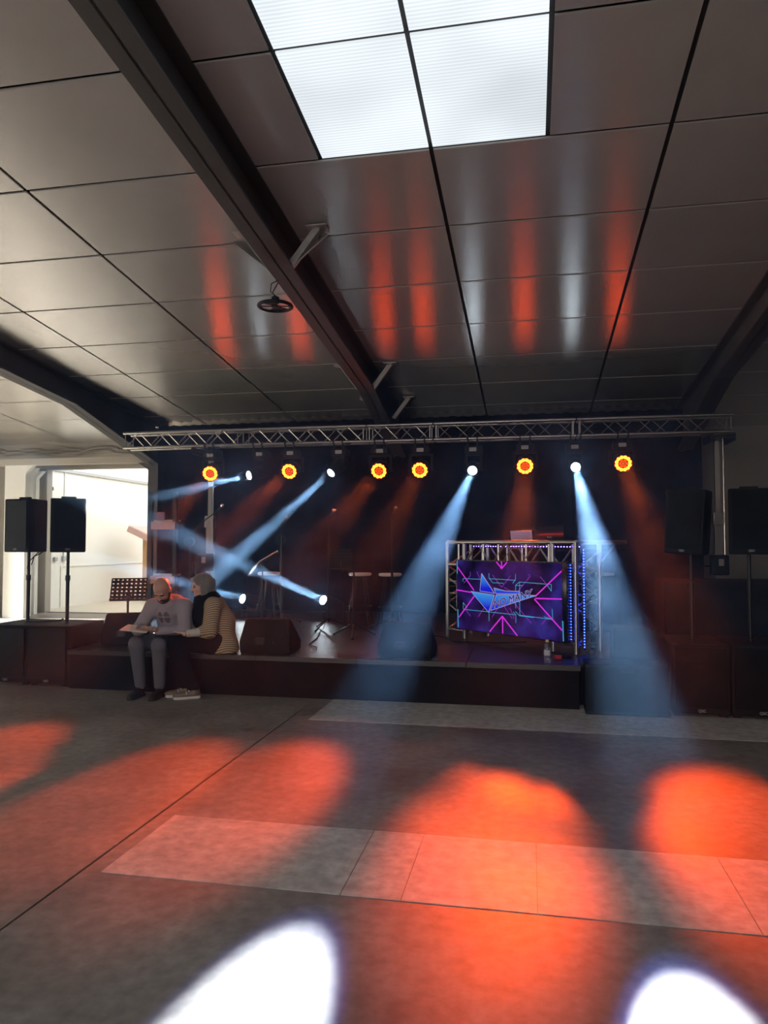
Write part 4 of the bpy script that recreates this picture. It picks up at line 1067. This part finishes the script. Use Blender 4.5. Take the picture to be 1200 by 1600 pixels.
# ------------------------------------------------------------------ people (smooth distance-field bodies)
class SDF:
    def __init__(s, lo, hi, res):
        s.lo = np.array(lo, float); s.res = res
        n = np.ceil((np.array(hi)-s.lo)/res).astype(int)+1; s.n = n
        s.F = np.full(n, .2, np.float32)
    def _sub(s, lo, hi, pad):
        a = np.clip(np.floor((np.array(lo)-pad-s.lo)/s.res).astype(int), 0, s.n-1); b = np.clip(np.ceil((np.array(hi)+pad-s.lo)/s.res).astype(int)+1, 1, s.n)
        g = [s.lo[i]+s.res*np.arange(a[i], b[i]) for i in range(3)]
        X = np.meshgrid(*g, indexing='ij'); return tuple(slice(a[i], b[i]) for i in range(3)), X
    def _mix(s, sl, d, k, sub):
        f = s.F[sl]
        if sub: d = -d; h = np.clip(.5-.5*(d-f)/k*-1*-1, 0, 1); r = np.maximum(f, d) if k <= 0 else -(np.minimum(-f, -d) - np.maximum(k-np.abs(f-d), 0)**2/(4*k))
        else: r = np.minimum(f, d)-np.maximum(k-np.abs(f-d), 0)**2/(4*k)
        s.F[sl] = r
    def cap(s, a, b, ra, rb=None, k=.02, sub=False, flat=None):
        rb = ra if rb is None else rb; a = np.array(a, float); b = np.array(b, float); R = max(ra, rb)
        sl, X = s._sub(np.minimum(a, b)-R, np.maximum(a, b)+R, k+.03)
        ab = b-a; L = max(ab@ab, 1e-9); t = np.clip(sum((X[i]-a[i])*ab[i] for i in range(3))/L, 0, 1)
        d = np.sqrt(sum((X[i]-a[i]-t*ab[i])**2 for i in range(3)))-(ra+(rb-ra)*t)
        s._mix(sl, d, k, sub); return s
    def ell(s, c, r, M=None, k=.02, sub=False):
        c = np.array(c, float); r = np.array(r, float); R = r.max()
        sl, X = s._sub(c-R, c+R, k+.03); P = [X[i]-c[i] for i in range(3)]
        if M is not None:
            M = np.array(M); P = [sum(M[j][i]*P[j] for j in range(3)) for i in range(3)]     # into local axes (columns of M)
        k0 = np.sqrt(sum((P[i]/r[i])**2 for i in range(3))); k1 = np.sqrt(sum((P[i]/r[i]**2)**2 for i in range(3)))
        d = k0*(k0-1)/np.maximum(k1, 1e-6)
        s._mix(sl, d, k, sub); return s
    def chain(s, pts, rs, k=.02):
        for i in range(len(pts)-1): s.cap(pts[i], pts[i+1], rs[i], rs[i+1], k)
        return s
    def cut(s, p, n, soft=.004):                  # keep the side n points away from
        n = np.array(n, float); n /= np.linalg.norm(n)
        g = [s.lo[i]+s.res*np.arange(s.n[i]) for i in range(3)]
        d = sum((g[i]-p[i]).reshape([-1 if j == i else 1 for j in range(3)])*n[i] for i in range(3))
        s.F = np.maximum(s.F, d.astype(np.float32)); return s
    def mesh(s, name, m, parent, origin):
        F = s.F.copy(); F[0] = F[-1] = .1; F[:, 0] = F[:, -1] = .1; F[:, :, 0] = F[:, :, -1] = .1
        I = F < 0
        cs = [(i, j, k) for i in (0, 1) for j in (0, 1) for k in (0, 1)]
        sh = tuple(q-1 for q in F.shape)
        def cn(A_, c_): return A_[c_[0]:c_[0]+sh[0], c_[1]:c_[1]+sh[1], c_[2]:c_[2]+sh[2]]
        cnt = sum(cn(I, c_).astype(np.int8) for c_ in cs); act = (cnt > 0) & (cnt < 8)
        idx = np.argwhere(act); vid = np.full(sh, -1, np.int64); vid[act] = np.arange(len(idx))
        acc = np.zeros((len(idx), 3)); num = np.zeros(len(idx))
        for a in range(8):
            for ax in range(3):
                if cs[a][ax] == 1: continue
                c0 = np.array(cs[a]); c1 = c0.copy(); c1[ax] = 1
                f0 = F[tuple((idx+c0).T)]; f1 = F[tuple((idx+c1).T)]
                mk = (f0 < 0) != (f1 < 0); t = np.where(mk, f0/np.where(mk, f0-f1, 1), 0)
                acc[mk] += (c0+(c1-c0)*t[:, None])[mk]; num += mk
        V = s.lo+s.res*(idx+acc/num[:, None])
        faces = []
        for ax in range(3):
            o1, o2 = [q for q in range(3) if q != ax]
            sl0 = [slice(None)]*3; sl1 = [slice(None)]*3; sl0[ax] = slice(0, -1); sl1[ax] = slice(1, None)
            for q in (o1, o2): sl0[q] = slice(1, -1); sl1[q] = slice(1, -1)
            a, b = I[tuple(sl0)], I[tuple(sl1)]
            e = np.argwhere(a != b)
            if not len(e): continue
            fl = a[tuple(e.T)]
            e[:, o1] += 1; e[:, o2] += 1
            def vv_(d1, d2):
                q = e.copy(); q[:, o1] += d1; q[:, o2] += d2; return vid[tuple(q.T)]
            Q = np.stack([vv_(-1, -1), vv_(0, -1), vv_(0, 0), vv_(-1, 0)], 1)
            Q[~fl] = Q[~fl][:, ::-1]; faces.append(Q)
        Q = np.concatenate(faces); Q = Q[(Q >= 0).all(1)]
        me = bpy.data.meshes.new(name); o0 = np.array(origin, float)
        me.from_pydata((V-o0).tolist(), [], Q.tolist()); me.update()
        bm = bmesh.new(); bm.from_mesh(me); bmesh.ops.recalc_face_normals(bm, faces=bm.faces[:])
        bmesh.ops.smooth_vert(bm, verts=bm.verts[:], factor=.4, use_axis_x=True, use_axis_y=True, use_axis_z=True); bm.to_mesh(me); bm.free()
        for p in me.polygons: p.use_smooth = True
        me.materials.append(m)
        o = bpy.data.objects.new(name, me); COL.objects.link(o); W[o] = Vector(origin)
        o.parent = parent; o.location = W[o]-W[parent]
        return o
def basis(fwd, up):
    f = np.array(fwd, float); f /= np.linalg.norm(f); u = np.array(up, float); u -= f*(u@f); u /= np.linalg.norm(u)
    return f, np.cross(u, f), u                       # forward, left, up
def head_sdf(S, c, f, l, u, sc=1.0, jaw=1.0, ears=True):
    c = np.array(c, float)
    def P(a, b, z): return c+(f*a+l*b+u*z)*sc
    M = np.stack([f, l, u], 1)
    S.ell(P(-.015, 0, .03), np.array((.098, .077, .092))*sc, M, .02)
    S.ell(P(.02, 0, -.045), np.array((.070, .060*jaw, .078))*sc, M, .03)
    S.ell(P(.062, 0, -.095), np.array((.026, .030*jaw, .024))*sc, M, .025)
    S.cap(P(.082, .035, .022), P(.082, -.035, .022), .012*sc, None, .018)
    for s_ in (-1, 1):
        S.ell(P(.086, s_*.031, .004), np.array((.016, .019, .013))*sc, M, .010, True)
        S.ell(P(.056, s_*.040, -.03), np.array((.026, .022, .022))*sc, M, .02)
        if ears:
            S.ell(P(-.012, s_*.078, -.008), np.array((.022, .012, .034))*sc, M, .008)
    S.cap(P(.086, 0, .010), P(.108, 0, -.026), .009*sc, .014*sc, .010)
    for s_ in (-1, 1): S.ell(P(.098, s_*.011, -.031), np.array((.011, .009, .008))*sc, M, .006)
    S.cap(P(.083, .018, -.066), P(.083, -.018, -.066), .0085*sc, None, .006)
    S.cap(P(.082, .015, -.078), P(.082, -.015, -.078), .0085*sc, None, .006)
    return P, M
def hand_sdf(S, wrist, fdir, pdir, side, curl=.6, sc=1.0, spread=.10):
    """wrist point, finger direction, palm normal; side = +1 / -1 says where the thumb goes; every finger its own bent chain"""
    wr = np.array(wrist, float); f = np.array(fdir, float); f /= np.linalg.norm(f); n = np.array(pdir, float); n -= f*(n@f); n /= np.linalg.norm(n)
    t = np.cross(f, n)*side
    pc = wr+f*.048*sc
    S.ell(pc, np.array((.052, .040, .016))*sc, np.stack([f, t, n], 1), .012)
    S.cap(wr-f*.03, wr+f*.02, .023*sc, .024*sc, .015)
    for i, (off, L, r) in enumerate(((.029, .072, .0095), (.010, .080, .0100), (-.010, .074, .0095), (-.028, .058, .0085))):
        b0 = wr+f*.088*sc+t*off*sc; dirf = f+t*off*spread*10*.3; dirf /= np.linalg.norm(dirf)
        p = b0; segs = (.45, .30, .25)
        for j, q in enumerate(segs):
            a = curl*(j+.6)*.75; d_ = dirf*math.cos(a)+n*math.sin(a); p2 = p+d_*L*q*sc
            S.cap(p, p2, r*sc*(1-.08*j), r*sc*(1-.08*(j+1)), .004); p = p2
    b0 = wr+f*.028*sc+t*.028*sc; d1 = f*.62+t*.72+n*.28; d1 /= np.linalg.norm(d1); p1 = b0+d1*.042*sc; d2 = f*.85+t*.30+n*.40; d2 /= np.linalg.norm(d2)
    S.cap(b0, p1, .0135*sc, .0115*sc, .010); S.cap(p1, p1+d2*.040*sc, .0112*sc, .0095*sc, .004)
def shoe(parent, heel, toe, m_up, m_sole, label=None, detail=None):
    h = Vector(heel); t_ = Vector(toe); dv = (t_-h); L = dv.length; dv.normalize(); sd = Vector((-dv.y, dv.x, 0))
    Mx = Matrix(((dv.x, sd.x, 0, h.x), (dv.y, sd.y, 0, h.y), (0, 0, 1, 0), (0, 0, 0, 1)))
    out = [(0.0, .024), (.06, .035), (.35, .036), (.62, .046), (.85, .042), (.96, .026), (1.0, .006)]
    poly = [(x*L, y) for x, y in out]+[(x*L, -y) for x, y in out[::-1]]
    so = MB(Mx).prism(poly, .028).build('shoe', m_sole, parent, bevel=.006)
    if label: so['label'] = label
    S = SDF(np.minimum(np.array(h), np.array(t_))-.09, np.maximum(np.array(h), np.array(t_))+np.array((.09, .09, .17)), .005)
    P = lambda x, y, z: np.array(h+dv*(x*L)+sd*y+Vector((0, 0, z)))
    S.ell(P(.30, 0, .045), (.085, .036, .05), np.array(((dv.x, sd.x, 0), (dv.y, sd.y, 0), (0, 0, 1))), .02)
    S.ell(P(.68, 0, .038), (.095, .041, .036), np.array(((dv.x, sd.x, 0), (dv.y, sd.y, 0), (0, 0, 1))), .03)
    S.cap(P(.20, 0, .06), P(.18, 0, .105), .038, .040, .02); S.cut((0, 0, .026), (0, 0, -1)); S.cut((0, 0, .118), (0, 0, 1))
    S.mesh('shoe_upper', m_up, so, P(.5, 0, .02))
    if detail:
        for x in (.42, .52, .62):
            z = .098-.055*(x-.42)/.2
            MB(Mx).tube([(x*L, -.036, z-.022), (x*L+.004, -.02, z), (x*L+.006, 0, z+.005), (x*L+.004, .02, z), (x*L, .036, z-.022)], .007, 6).build('strap', detail, so)
    return so

# ---- man, seated on the stage edge, head bowed over a sheet
man = thing('person', (-3.86, 7.35, .0), 'bald bearded man in mauve-grey hoodie sitting on the stage edge, reading a sheet', 'person')
cx = -3.78
B_ = SDF((-4.35, 6.70, .02), (-3.40, 7.85, 1.33), .007)
hipL, hipR = (cx+.10, 7.47, .53), (cx-.10, 7.47, .53)
knL, knR = (-3.725, 6.98, .555), (-3.97, 6.97, .56)
anL, anR = (-3.775, 7.10, .10), (-3.99, 7.10, .10)
B_.cap(hipL, hipR, .12, None, .05)
B_.chain([(cx, 7.50, .56), (cx, 7.42, .74), (cx+.005, 7.30, .90)], [.125, .125, .135], .05)
shL, shR = (cx+.185, 7.27, .925), (cx-.185, 7.29, .915)
B_.cap(shL, shR, .055, None, .05)
neck0, hd = np.array((cx+.01, 7.24, .98)), np.array((cx+.015, 7.105, 1.105))
B_.cap(neck0-np.array((0, -.02, .06)), hd+np.array((0, .035, -.03)), .062, .058, .03)
f_, l_, u_ = basis((.04, -.72, -.70), (.02, -.70, .72))
PM, MM = head_sdf(B_, hd, f_, l_, u_, 1.04)
elL, elR = (cx+.255, 7.14, .69), (cx-.265, 7.14, .69)
wrL, wrR = (cx+.06, 6.97, .700), (cx-.15, 6.955, .700)
B_.chain([shL, elL, wrL], [.05, .042, .028], .02); B_.chain([shR, elR, wrR], [.05, .042, .028], .02)
hand_sdf(B_, wrL, (-.55, -.65, .12), (-.2, .1, .9), -1, .5); hand_sdf(B_, wrR, (.62, -.50, .1), (.2, .1, .9), 1, .5)
B_.chain([hipL, knL, anL], [.085, .058, .04], .03); B_.chain([hipR, knR, anR], [.085, .058, .04], .03)
B_.mesh('body', M_skin, man, (cx, 7.35, .42))
# hoodie
H_ = SDF((-4.38, 6.85, .44), (-3.38, 7.80, 1.12), .008)
H_.cap((cx+.09, 7.48, .56), (cx-.09, 7.48, .56), .135, None, .05)
H_.chain([(cx, 7.50, .56), (cx, 7.40, .74), (cx, 7.305, .89)], [.155, .155, .155], .06)
H_.cap(shL, shR, .085, None, .06)
H_.chain([shL, elL, wrL], [.085, .066, .047], .03); H_.chain([shR, elR, wrR], [.085, .066, .047], .03)
H_.cap((cx-.06, 7.33, .985), (cx+.08, 7.33, .985), .06, None, .04)                # hood lying behind the neck
H_.cap(neck0-np.array((.05, .05, .03)), neck0+np.array((.06, -.05, -.03)), .055, None, .03)
H_.ell((cx, 7.33, .50), (.17, .2, .06), None, .04)
H_.cut((0, 0, .475), (0, 0, -1))
H_.cut((wrL[0]-.01, wrL[1]-.012, 0), (-.6, -.75, .0)) if False else None
hood = H_.mesh('hoodie', M_hoodie, man, (cx, 7.35, .6))
# chest print: two dark leaf halves split by a pale cross, laid on the cloth
from mathutils.bvhtree import BVHTree
def decal(target, inside, x0, x1, z0, z1, m, name, cell=.005, lift=.002):
    bv = BVHTree.FromPolygons([W[target]+v.co for v in target.data.vertices], [tuple(p.vertices) for p in target.data.polygons])
    nx_, nz_ = int((x1-x0)/cell)+1, int((z1-z0)/cell)+1; ids = {}; V = []; Fc = []
    def vid(i, j):
        if (i, j) not in ids:
            h = bv.ray_cast(Vector((x0+i*cell, 6.3, z0+j*cell)), Vector((0, 1, 0)))
            if h[0] is None: return None
            ids[(i, j)] = len(V); V.append(h[0]+Vector((0, -lift, 0)))
        return ids[(i, j)]
    for i in range(nx_):
        for j in range(nz_):
            if inside(x0+(i+.5)*cell, z0+(j+.5)*cell):
                q = [vid(i, j), vid(i+1, j), vid(i+1, j+1), vid(i, j+1)]
                if None not in q and max(V[k].y for k in q)-min(V[k].y for k in q) < .03: Fc.append(tuple(q))
    if Fc: MB().add(V, Fc).build(name, m, target)
def leaf(x, z, s_):
    dx_, dz_ = (x-cx-s_*.034)/.030, (z-.815)/.062
    return dx_*dx_+dz_*dz_ < 1 and abs(x-cx) > .006 and abs(z-.822) > .005
for s_ in (-1, 1): decal(hood, lambda x, z: leaf(x, z, s_), cx-.08, cx+.08, .73, .89, M_hoodprint, 'chest_print')
decal(hood, lambda x, z: (abs(x-cx) < .0035 and .755 < z < .88) or (abs(z-.822) < .003 and abs(x-cx) < .07), cx-.08, cx+.08, .73, .89, M_hoodline, 'chest_print_line', .0035, .003)
# jeans
J_ = SDF((-4.25, 6.80, .03), (-3.48, 7.72, .72), .008)
J_.cap(hipL, hipR, .135, None, .05); J_.chain([hipL, knL, anL], [.105, .078, .056], .03); J_.chain([hipR, knR, anR], [.105, .078, .056], .03)
J_.cut((0, 0, .095), (0, 0, -1)); J_.cut((0, 7.35, .62), (.0, .35, 1))
J_.mesh('jeans', M_jeans, man, (cx, 7.3, .4))
# beard, brows, eyes
Bd = SDF((-4.05, 6.90, .90), (-3.66, 7.25, 1.22), .004)
Bd.ell(PM(.045, 0, -.082), np.array((.050, .060, .046))*1.04, MM, .02)
for s_ in (-1, 1): Bd.cap(PM(.02, s_*.060, -.055), PM(-.008, s_*.070, -.008), .018, .010, .02)
Bd.cap(PM(.090, .026, -.058), PM(.090, -.026, -.058), .010, None, .012)
Bd.ell(PM(.098, 0, -.070), (.018, .018, .007), MM, .004, True)
Bd.cut(PM(0, 0, -.050), u_*.6+f_*-.35, .01) if False else None
Bd.mesh('beard', M_beard, man, hd)
for s_ in (-1, 1):
    MB().tube([Vector(PM(.090, s_*.014, .020)), Vector(PM(.094, s_*.032, .025)), Vector(PM(.082, s_*.050, .018))], .0052, 6).build('eyebrow', M_beard, man)
    MB().sphere(PM(.078, s_*.031, .001), .0095, 8, (1, 1, .6)).build('eye', M_eye, man)
MB().tube([Vector(PM(.0945, -.018, -.072)), Vector(PM(.098, 0, -.071)), Vector(PM(.0945, .018, -.072))], .004, 6).build('mouth', M_lip, man)
shoe(man, (anL[0], anL[1]+.06, 0), (anL[0]+.01, anL[1]-.22, 0), M_shoeb, M_shoeb); shoe(man, (anR[0], anR[1]+.06, 0), (anR[0]-.01, anR[1]-.22, 0), M_shoeb, M_shoeb)
sh = MB(Matrix.Translation((-3.95, 6.92, .722)) @ Matrix.Rotation(.10, 4, 'Z') @ Matrix.Rotation(math.radians(5), 4, 'Y') @ Matrix.Rotation(math.radians(10), 4, 'X')).box((-.13, -.10, 0), (.15, .10, .006)).build('clipboard', M_paper, None)
tag(sh, 'pale sheet held by the seated man on his knees', 'paper')

# ---- woman, seated in profile beside him
wm = thing('person', (-3.25, 7.35, 0), 'grey-haired woman in striped beige cardigan and black scarf sitting in profile on the stage edge', 'person')
f2, l2 = np.array((-.86, -.51, 0)), np.array((.51, -.86, 0)); z2 = np.array((0, 0, 1.))
P2 = np.array((-3.33, 7.50, 0))
def Q(a, b_, z): return P2+f2*a+l2*b_+z2*z
wb = SDF((-3.95, 6.75, .02), (-2.85, 7.85, 1.36), .007)
whL, whR = Q(.02, .09, .53), Q(.02, -.09, .53)
wkL, wkR = np.array((-3.565, 7.03, .57)), np.array((-3.64, 7.13, .56))
waL, waR = np.array((-3.41, 7.12, .10)), np.array((-3.54, 7.20, .10))
wb.cap(whL, whR, .12, None, .05)
wb.chain([Q(-.02, 0, .56), Q(.00, 0, .74), Q(.055, 0, .90)], [.125, .11, .12], .05)
wsL, wsR = Q(.06, .165, .935), Q(.06, -.165, .935)
wb.cap(wsL, wsR, .05, None, .05)
whd = Q(.165, 0, 1.135)
wb.cap(Q(.07, 0, .94), Q(.125, 0, 1.10), .055, .052, .03)
f3, l3, u3 = basis((-.86, -.48, -.14), (-.1, -.05, 1))
PW_, MW_ = head_sdf(wb, whd, f3, l3, u3, .98, .92)
weL, weR = Q(.10, .215, .675), Q(.14, -.20, .68)
wwL, wwR = np.array((-3.475, 7.06, .665)), np.array((-3.50, 7.20, .68))
wb.chain([wsL, weL, wwL], [.045, .038, .026], .02); wb.chain([wsR, weR, wwR], [.045, .038, .026], .02)
hand_sdf(wb, wwL, (-.93, -.12, .12), (.1, .25, .9), 1, .55, .95); hand_sdf(wb, wwR, (-.9, -.30, .1), (.1, .0, .9), -1, .5, .95)
wb.chain([whL, wkL, waL], [.085, .055, .036], .03); wb.chain([whR, wkR, waR], [.085, .055, .036], .03)
wb.mesh('body', M_skinw, wm, tuple(Q(0, 0, .42)))
T_ = SDF((-3.95, 6.80, .03), (-2.90, 7.85, .76), .008)
T_.cap(whL, whR, .135, None, .05); T_.chain([whL, wkL, waL], [.115, .085, .060], .04); T_.chain([whR, wkR, waR], [.115, .085, .060], .04)
T_.cut((0, 0, .09), (0, 0, -1)); T_.cut((0, 0, .66), (0, 0, 1))
T_.mesh('trousers', M_blackcloth, wm, tuple(Q(.1, 0, .4)))
C_ = SDF((-3.75, 6.90, .40), (-2.80, 7.85, 1.10), .008)
C_.chain([Q(-.03, 0, .50), Q(-.02, 0, .74), Q(.045, 0, .90)], [.185, .165, .15], .06)
C_.cap(wsL, wsR, .080, None, .06)
C_.cap(Q(-.07, .08, .48), Q(-.05, -.08, .48), .16, None, .05)
C_.chain([wsL, weL], [.088, .080], .03); C_.chain([wsR, weR], [.088, .080], .03)
C_.cap(weL, weL+(wwL-weL)*.30, .080, .064, .03); C_.cap(weR, weR+(wwR-weR)*.3, .08, .064, .03)
C_.cut((0, 0, .432), (0, 0, -1))
C_.ell(Q(.25, 0, .78), (.10, .055, .30), np.stack([f2, l2, z2], 1), .02, True)       # open front
card = C_.mesh('cardigan', M_knit, wm, tuple(Q(0, 0, .6)))
V_ = SDF((-3.75, 6.95, .55), (-3.0, 7.8, 1.02), .008)
V_.chain([Q(.02, 0, .60), Q(.04, 0, .76), Q(.075, 0, .90)], [.150, .135, .125], .05)
V_.mesh('blouse', M_sleeve, wm, tuple(Q(.05, 0, .6)))
L_ = SDF((-3.75, 6.85, .55), (-2.95, 7.6, .85), .007)
L_.cap(weL, wwL+(weL-wwL)*.08, .052, .037, .02); L_.cap(weR, wwR+(weR-wwR)*.08, .052, .037, .02)
L_.mesh('sleeve', M_sleeve, wm, tuple(weL))
S_ = SDF((-3.75, 6.95, .68), (-2.95, 7.8, 1.14), .008)
for i in range(10):
    a0, a1 = 2*PI*i/10, 2*PI*(i+1)/10
    S_.cap(Q(.10+.085*math.cos(a0), .095*math.sin(a0), 1.00+.012*math.cos(3*a0)-.02*math.cos(a0)), Q(.10+.085*math.cos(a1), .095*math.sin(a1), 1.00+.012*math.cos(3*a1)-.02*math.cos(a1)), .055, None, .02)
S_.chain([Q(.17, .07, .97), Q(.20, .10, .86), Q(.19, .10, .74)], [.06, .065, .05], .03); S_.chain([Q(.18, -.03, .97), Q(.215, -.02, .86), Q(.21, -.01, .75)], [.055, .055, .04], .03)
S_.mesh('scarf', M_blackcloth, wm, tuple(Q(.1, 0, .9)))
Hh = SDF((-3.62, 7.08, .98), (-3.05, 7.62, 1.34), .005)
Hh.ell(PW_(-.022, 0, .038), (.112, .092, .102), MW_, .01)
for s_ in (-1, 1):
    Hh.ell(PW_(-.03, s_*.062, -.045), (.058, .034, .085), MW_, .03)
Hh.ell(PW_(-.085, 0, -.03), (.040, .075, .09), MW_, .03)
Hh.cap(PW_(.062, .05, .088), PW_(.085, -.03, .078), .026, .024, .02); Hh.cap(PW_(.06, .06, .085), PW_(.052, .082, .03), .020, .012, .02)
rh = random.Random(3)
for i in range(26):
    a = -1.9+3.8*i/25; zt = .10+rh.uniform(-.01, .01)
    b0 = PW_(-.03-.05*math.cos(a), .05*math.sin(a), zt); b1 = PW_(-.03-.115*math.cos(a), .100*math.sin(a), .02+rh.uniform(-.02, .02)); b2 = PW_(-.02-.10*math.cos(a), .092*math.sin(a), -.075+rh.uniform(-.03, .02))
    Hh.cap(b0, b1, .020, .016, .008); Hh.cap(b1, b2, .016, .012, .008)
Hh.ell(PW_(.122, 0, -.034), (.125, .13, .102), MW_, .012, True)
Hh.mesh('hair', M_hair, wm, tuple(whd))
for s_ in (-1, 1):
    MB().sphere(PW_(.079, s_*.030, .003), .0095, 8).build('eye', M_eye, wm)
    MB().tube([Vector(PW_(.089, s_*.014, .022)), Vector(PW_(.092, s_*.032, .026)), Vector(PW_(.080, s_*.048, .018))], .004, 6).build('eyebrow', M_hair, wm)
MB().tube([Vector(PW_(.090, -.016, -.071)), Vector(PW_(.0935, 0, -.071)), Vector(PW_(.090, .016, -.071))], .0045, 6).build('mouth', M_lip, wm)
shoe(wm, waL-f2*.07+np.array((0, 0, -.1)), waL+f2*.20+np.array((0, 0, -.1)), M_shoed, M_shoew, 'white-soled brown sneaker with pale straps', M_shoew)
shoe(wm, waR-f2*.07+np.array((0, 0, -.1)), waR+f2*.20+np.array((0, 0, -.1)), M_shoed, M_shoew, 'white-soled brown sneaker with pale straps', M_shoew)
bc = MB().tube([Vector(wwL)+Vector(l2)*.03*math.cos(a)+Vector((0, 0, .03*math.sin(a))) for a in np.linspace(0, 2*PI, 17)[:-1]], .005, 6, closed=True).build('bracelet', M_chrome, wm)
sh = MB(Matrix.Translation((-3.66, 7.02, .665)) @ Matrix.Rotation(.25, 4, 'Z') @ Matrix.Rotation(math.radians(-2), 4, 'Y') @ Matrix.Rotation(math.radians(8), 4, 'X')).box((-.10, -.09, 0), (.15, .09, .008)).build('tablet', M_lcd, None)
tag(sh, 'dark tablet held by the seated woman on her knees', 'tablet')

for m_ in bpy.data.materials:                # weak emitters need no light sampling of their own
    if m_.name.startswith(('screen_', 'par_standby', 'lens_orange_inner')):
        m_.cycles.emission_sampling = 'NONE'
    elif m_.name.startswith(('lens_', 'skylight', 'annex_roof')):
        m_.cycles.emission_sampling = 'FRONT_BACK'

# ------------------------------------------------------------------ stage haze
hz_ = MB().box((-7.0, 3.2, .006), (2.6, 12.2, 3.3)).build('stage_haze', None, None, origin=(0, 0, 0))
tag(hz_, 'drifting theatrical haze around the stage that makes the light beams visible', 'haze', kind='stuff')
def haze_mat():
    m = bpy.data.materials.new('haze'); m.use_nodes = True; nt = m.node_tree; nt.nodes.remove(nt.nodes['Principled BSDF'])
    vs_ = nt.nodes.new('ShaderNodeVolumeScatter'); vs_.inputs['Color'].default_value = (.29, .56, 1, 1); vs_.inputs['Anisotropy'].default_value = .2
    tc = nt.nodes.new('ShaderNodeTexCoord')
    n = nt.nodes.new('ShaderNodeTexNoise'); n.inputs['Scale'].default_value = 1.7; n.inputs['Detail'].default_value = 3; n.inputs['Distortion'].default_value = .8
    nt.links.new(tc.outputs['Object'], n.inputs['Vector'])
    sx = nt.nodes.new('ShaderNodeSeparateXYZ'); nt.links.new(tc.outputs['Object'], sx.inputs[0])
    def mr(src, a, b, c_, d_):
        q = nt.nodes.new('ShaderNodeMapRange'); q.interpolation_type = 'SMOOTHSTEP'
        for i, v in zip((1, 2, 3, 4), (a, b, c_, d_)): q.inputs[i].default_value = v
        nt.links.new(src, q.inputs[0]); return q.outputs[0]
    def mul(a, b):
        q = nt.nodes.new('ShaderNodeMath'); q.operation = 'MULTIPLY'; nt.links.new(a, q.inputs[0])
        if isinstance(b, float): q.inputs[1].default_value = b
        else: nt.links.new(b, q.inputs[1])
        return q.outputs[0]
    d_ = mul(mr(n.outputs['Fac'], .36, .66, .09, 1.85), mr(sx.outputs[0], -5.9, -4.9, .01, 1.0))
    d_ = mul(d_, mr(sx.outputs[1], 3.6, 8.0, .15, 1.0))
    mxn = nt.nodes.new('ShaderNodeMath'); mxn.operation = 'MAXIMUM'
    nt.links.new(mr(sx.outputs[0], -3.3, -2.3, 1.25, .6), mxn.inputs[0]); nt.links.new(mr(sx.outputs[0], -.7, .6, .6, 1.2), mxn.inputs[1])
    d_ = mul(d_, mxn.outputs[0])
    d_ = mul(d_, HAZE)
    nt.links.new(d_, vs_.inputs['Density']); nt.links.new(vs_.outputs[0], nt.nodes['Material Output'].inputs['Volume'])
    return m
hz_.data.materials.append(haze_mat())
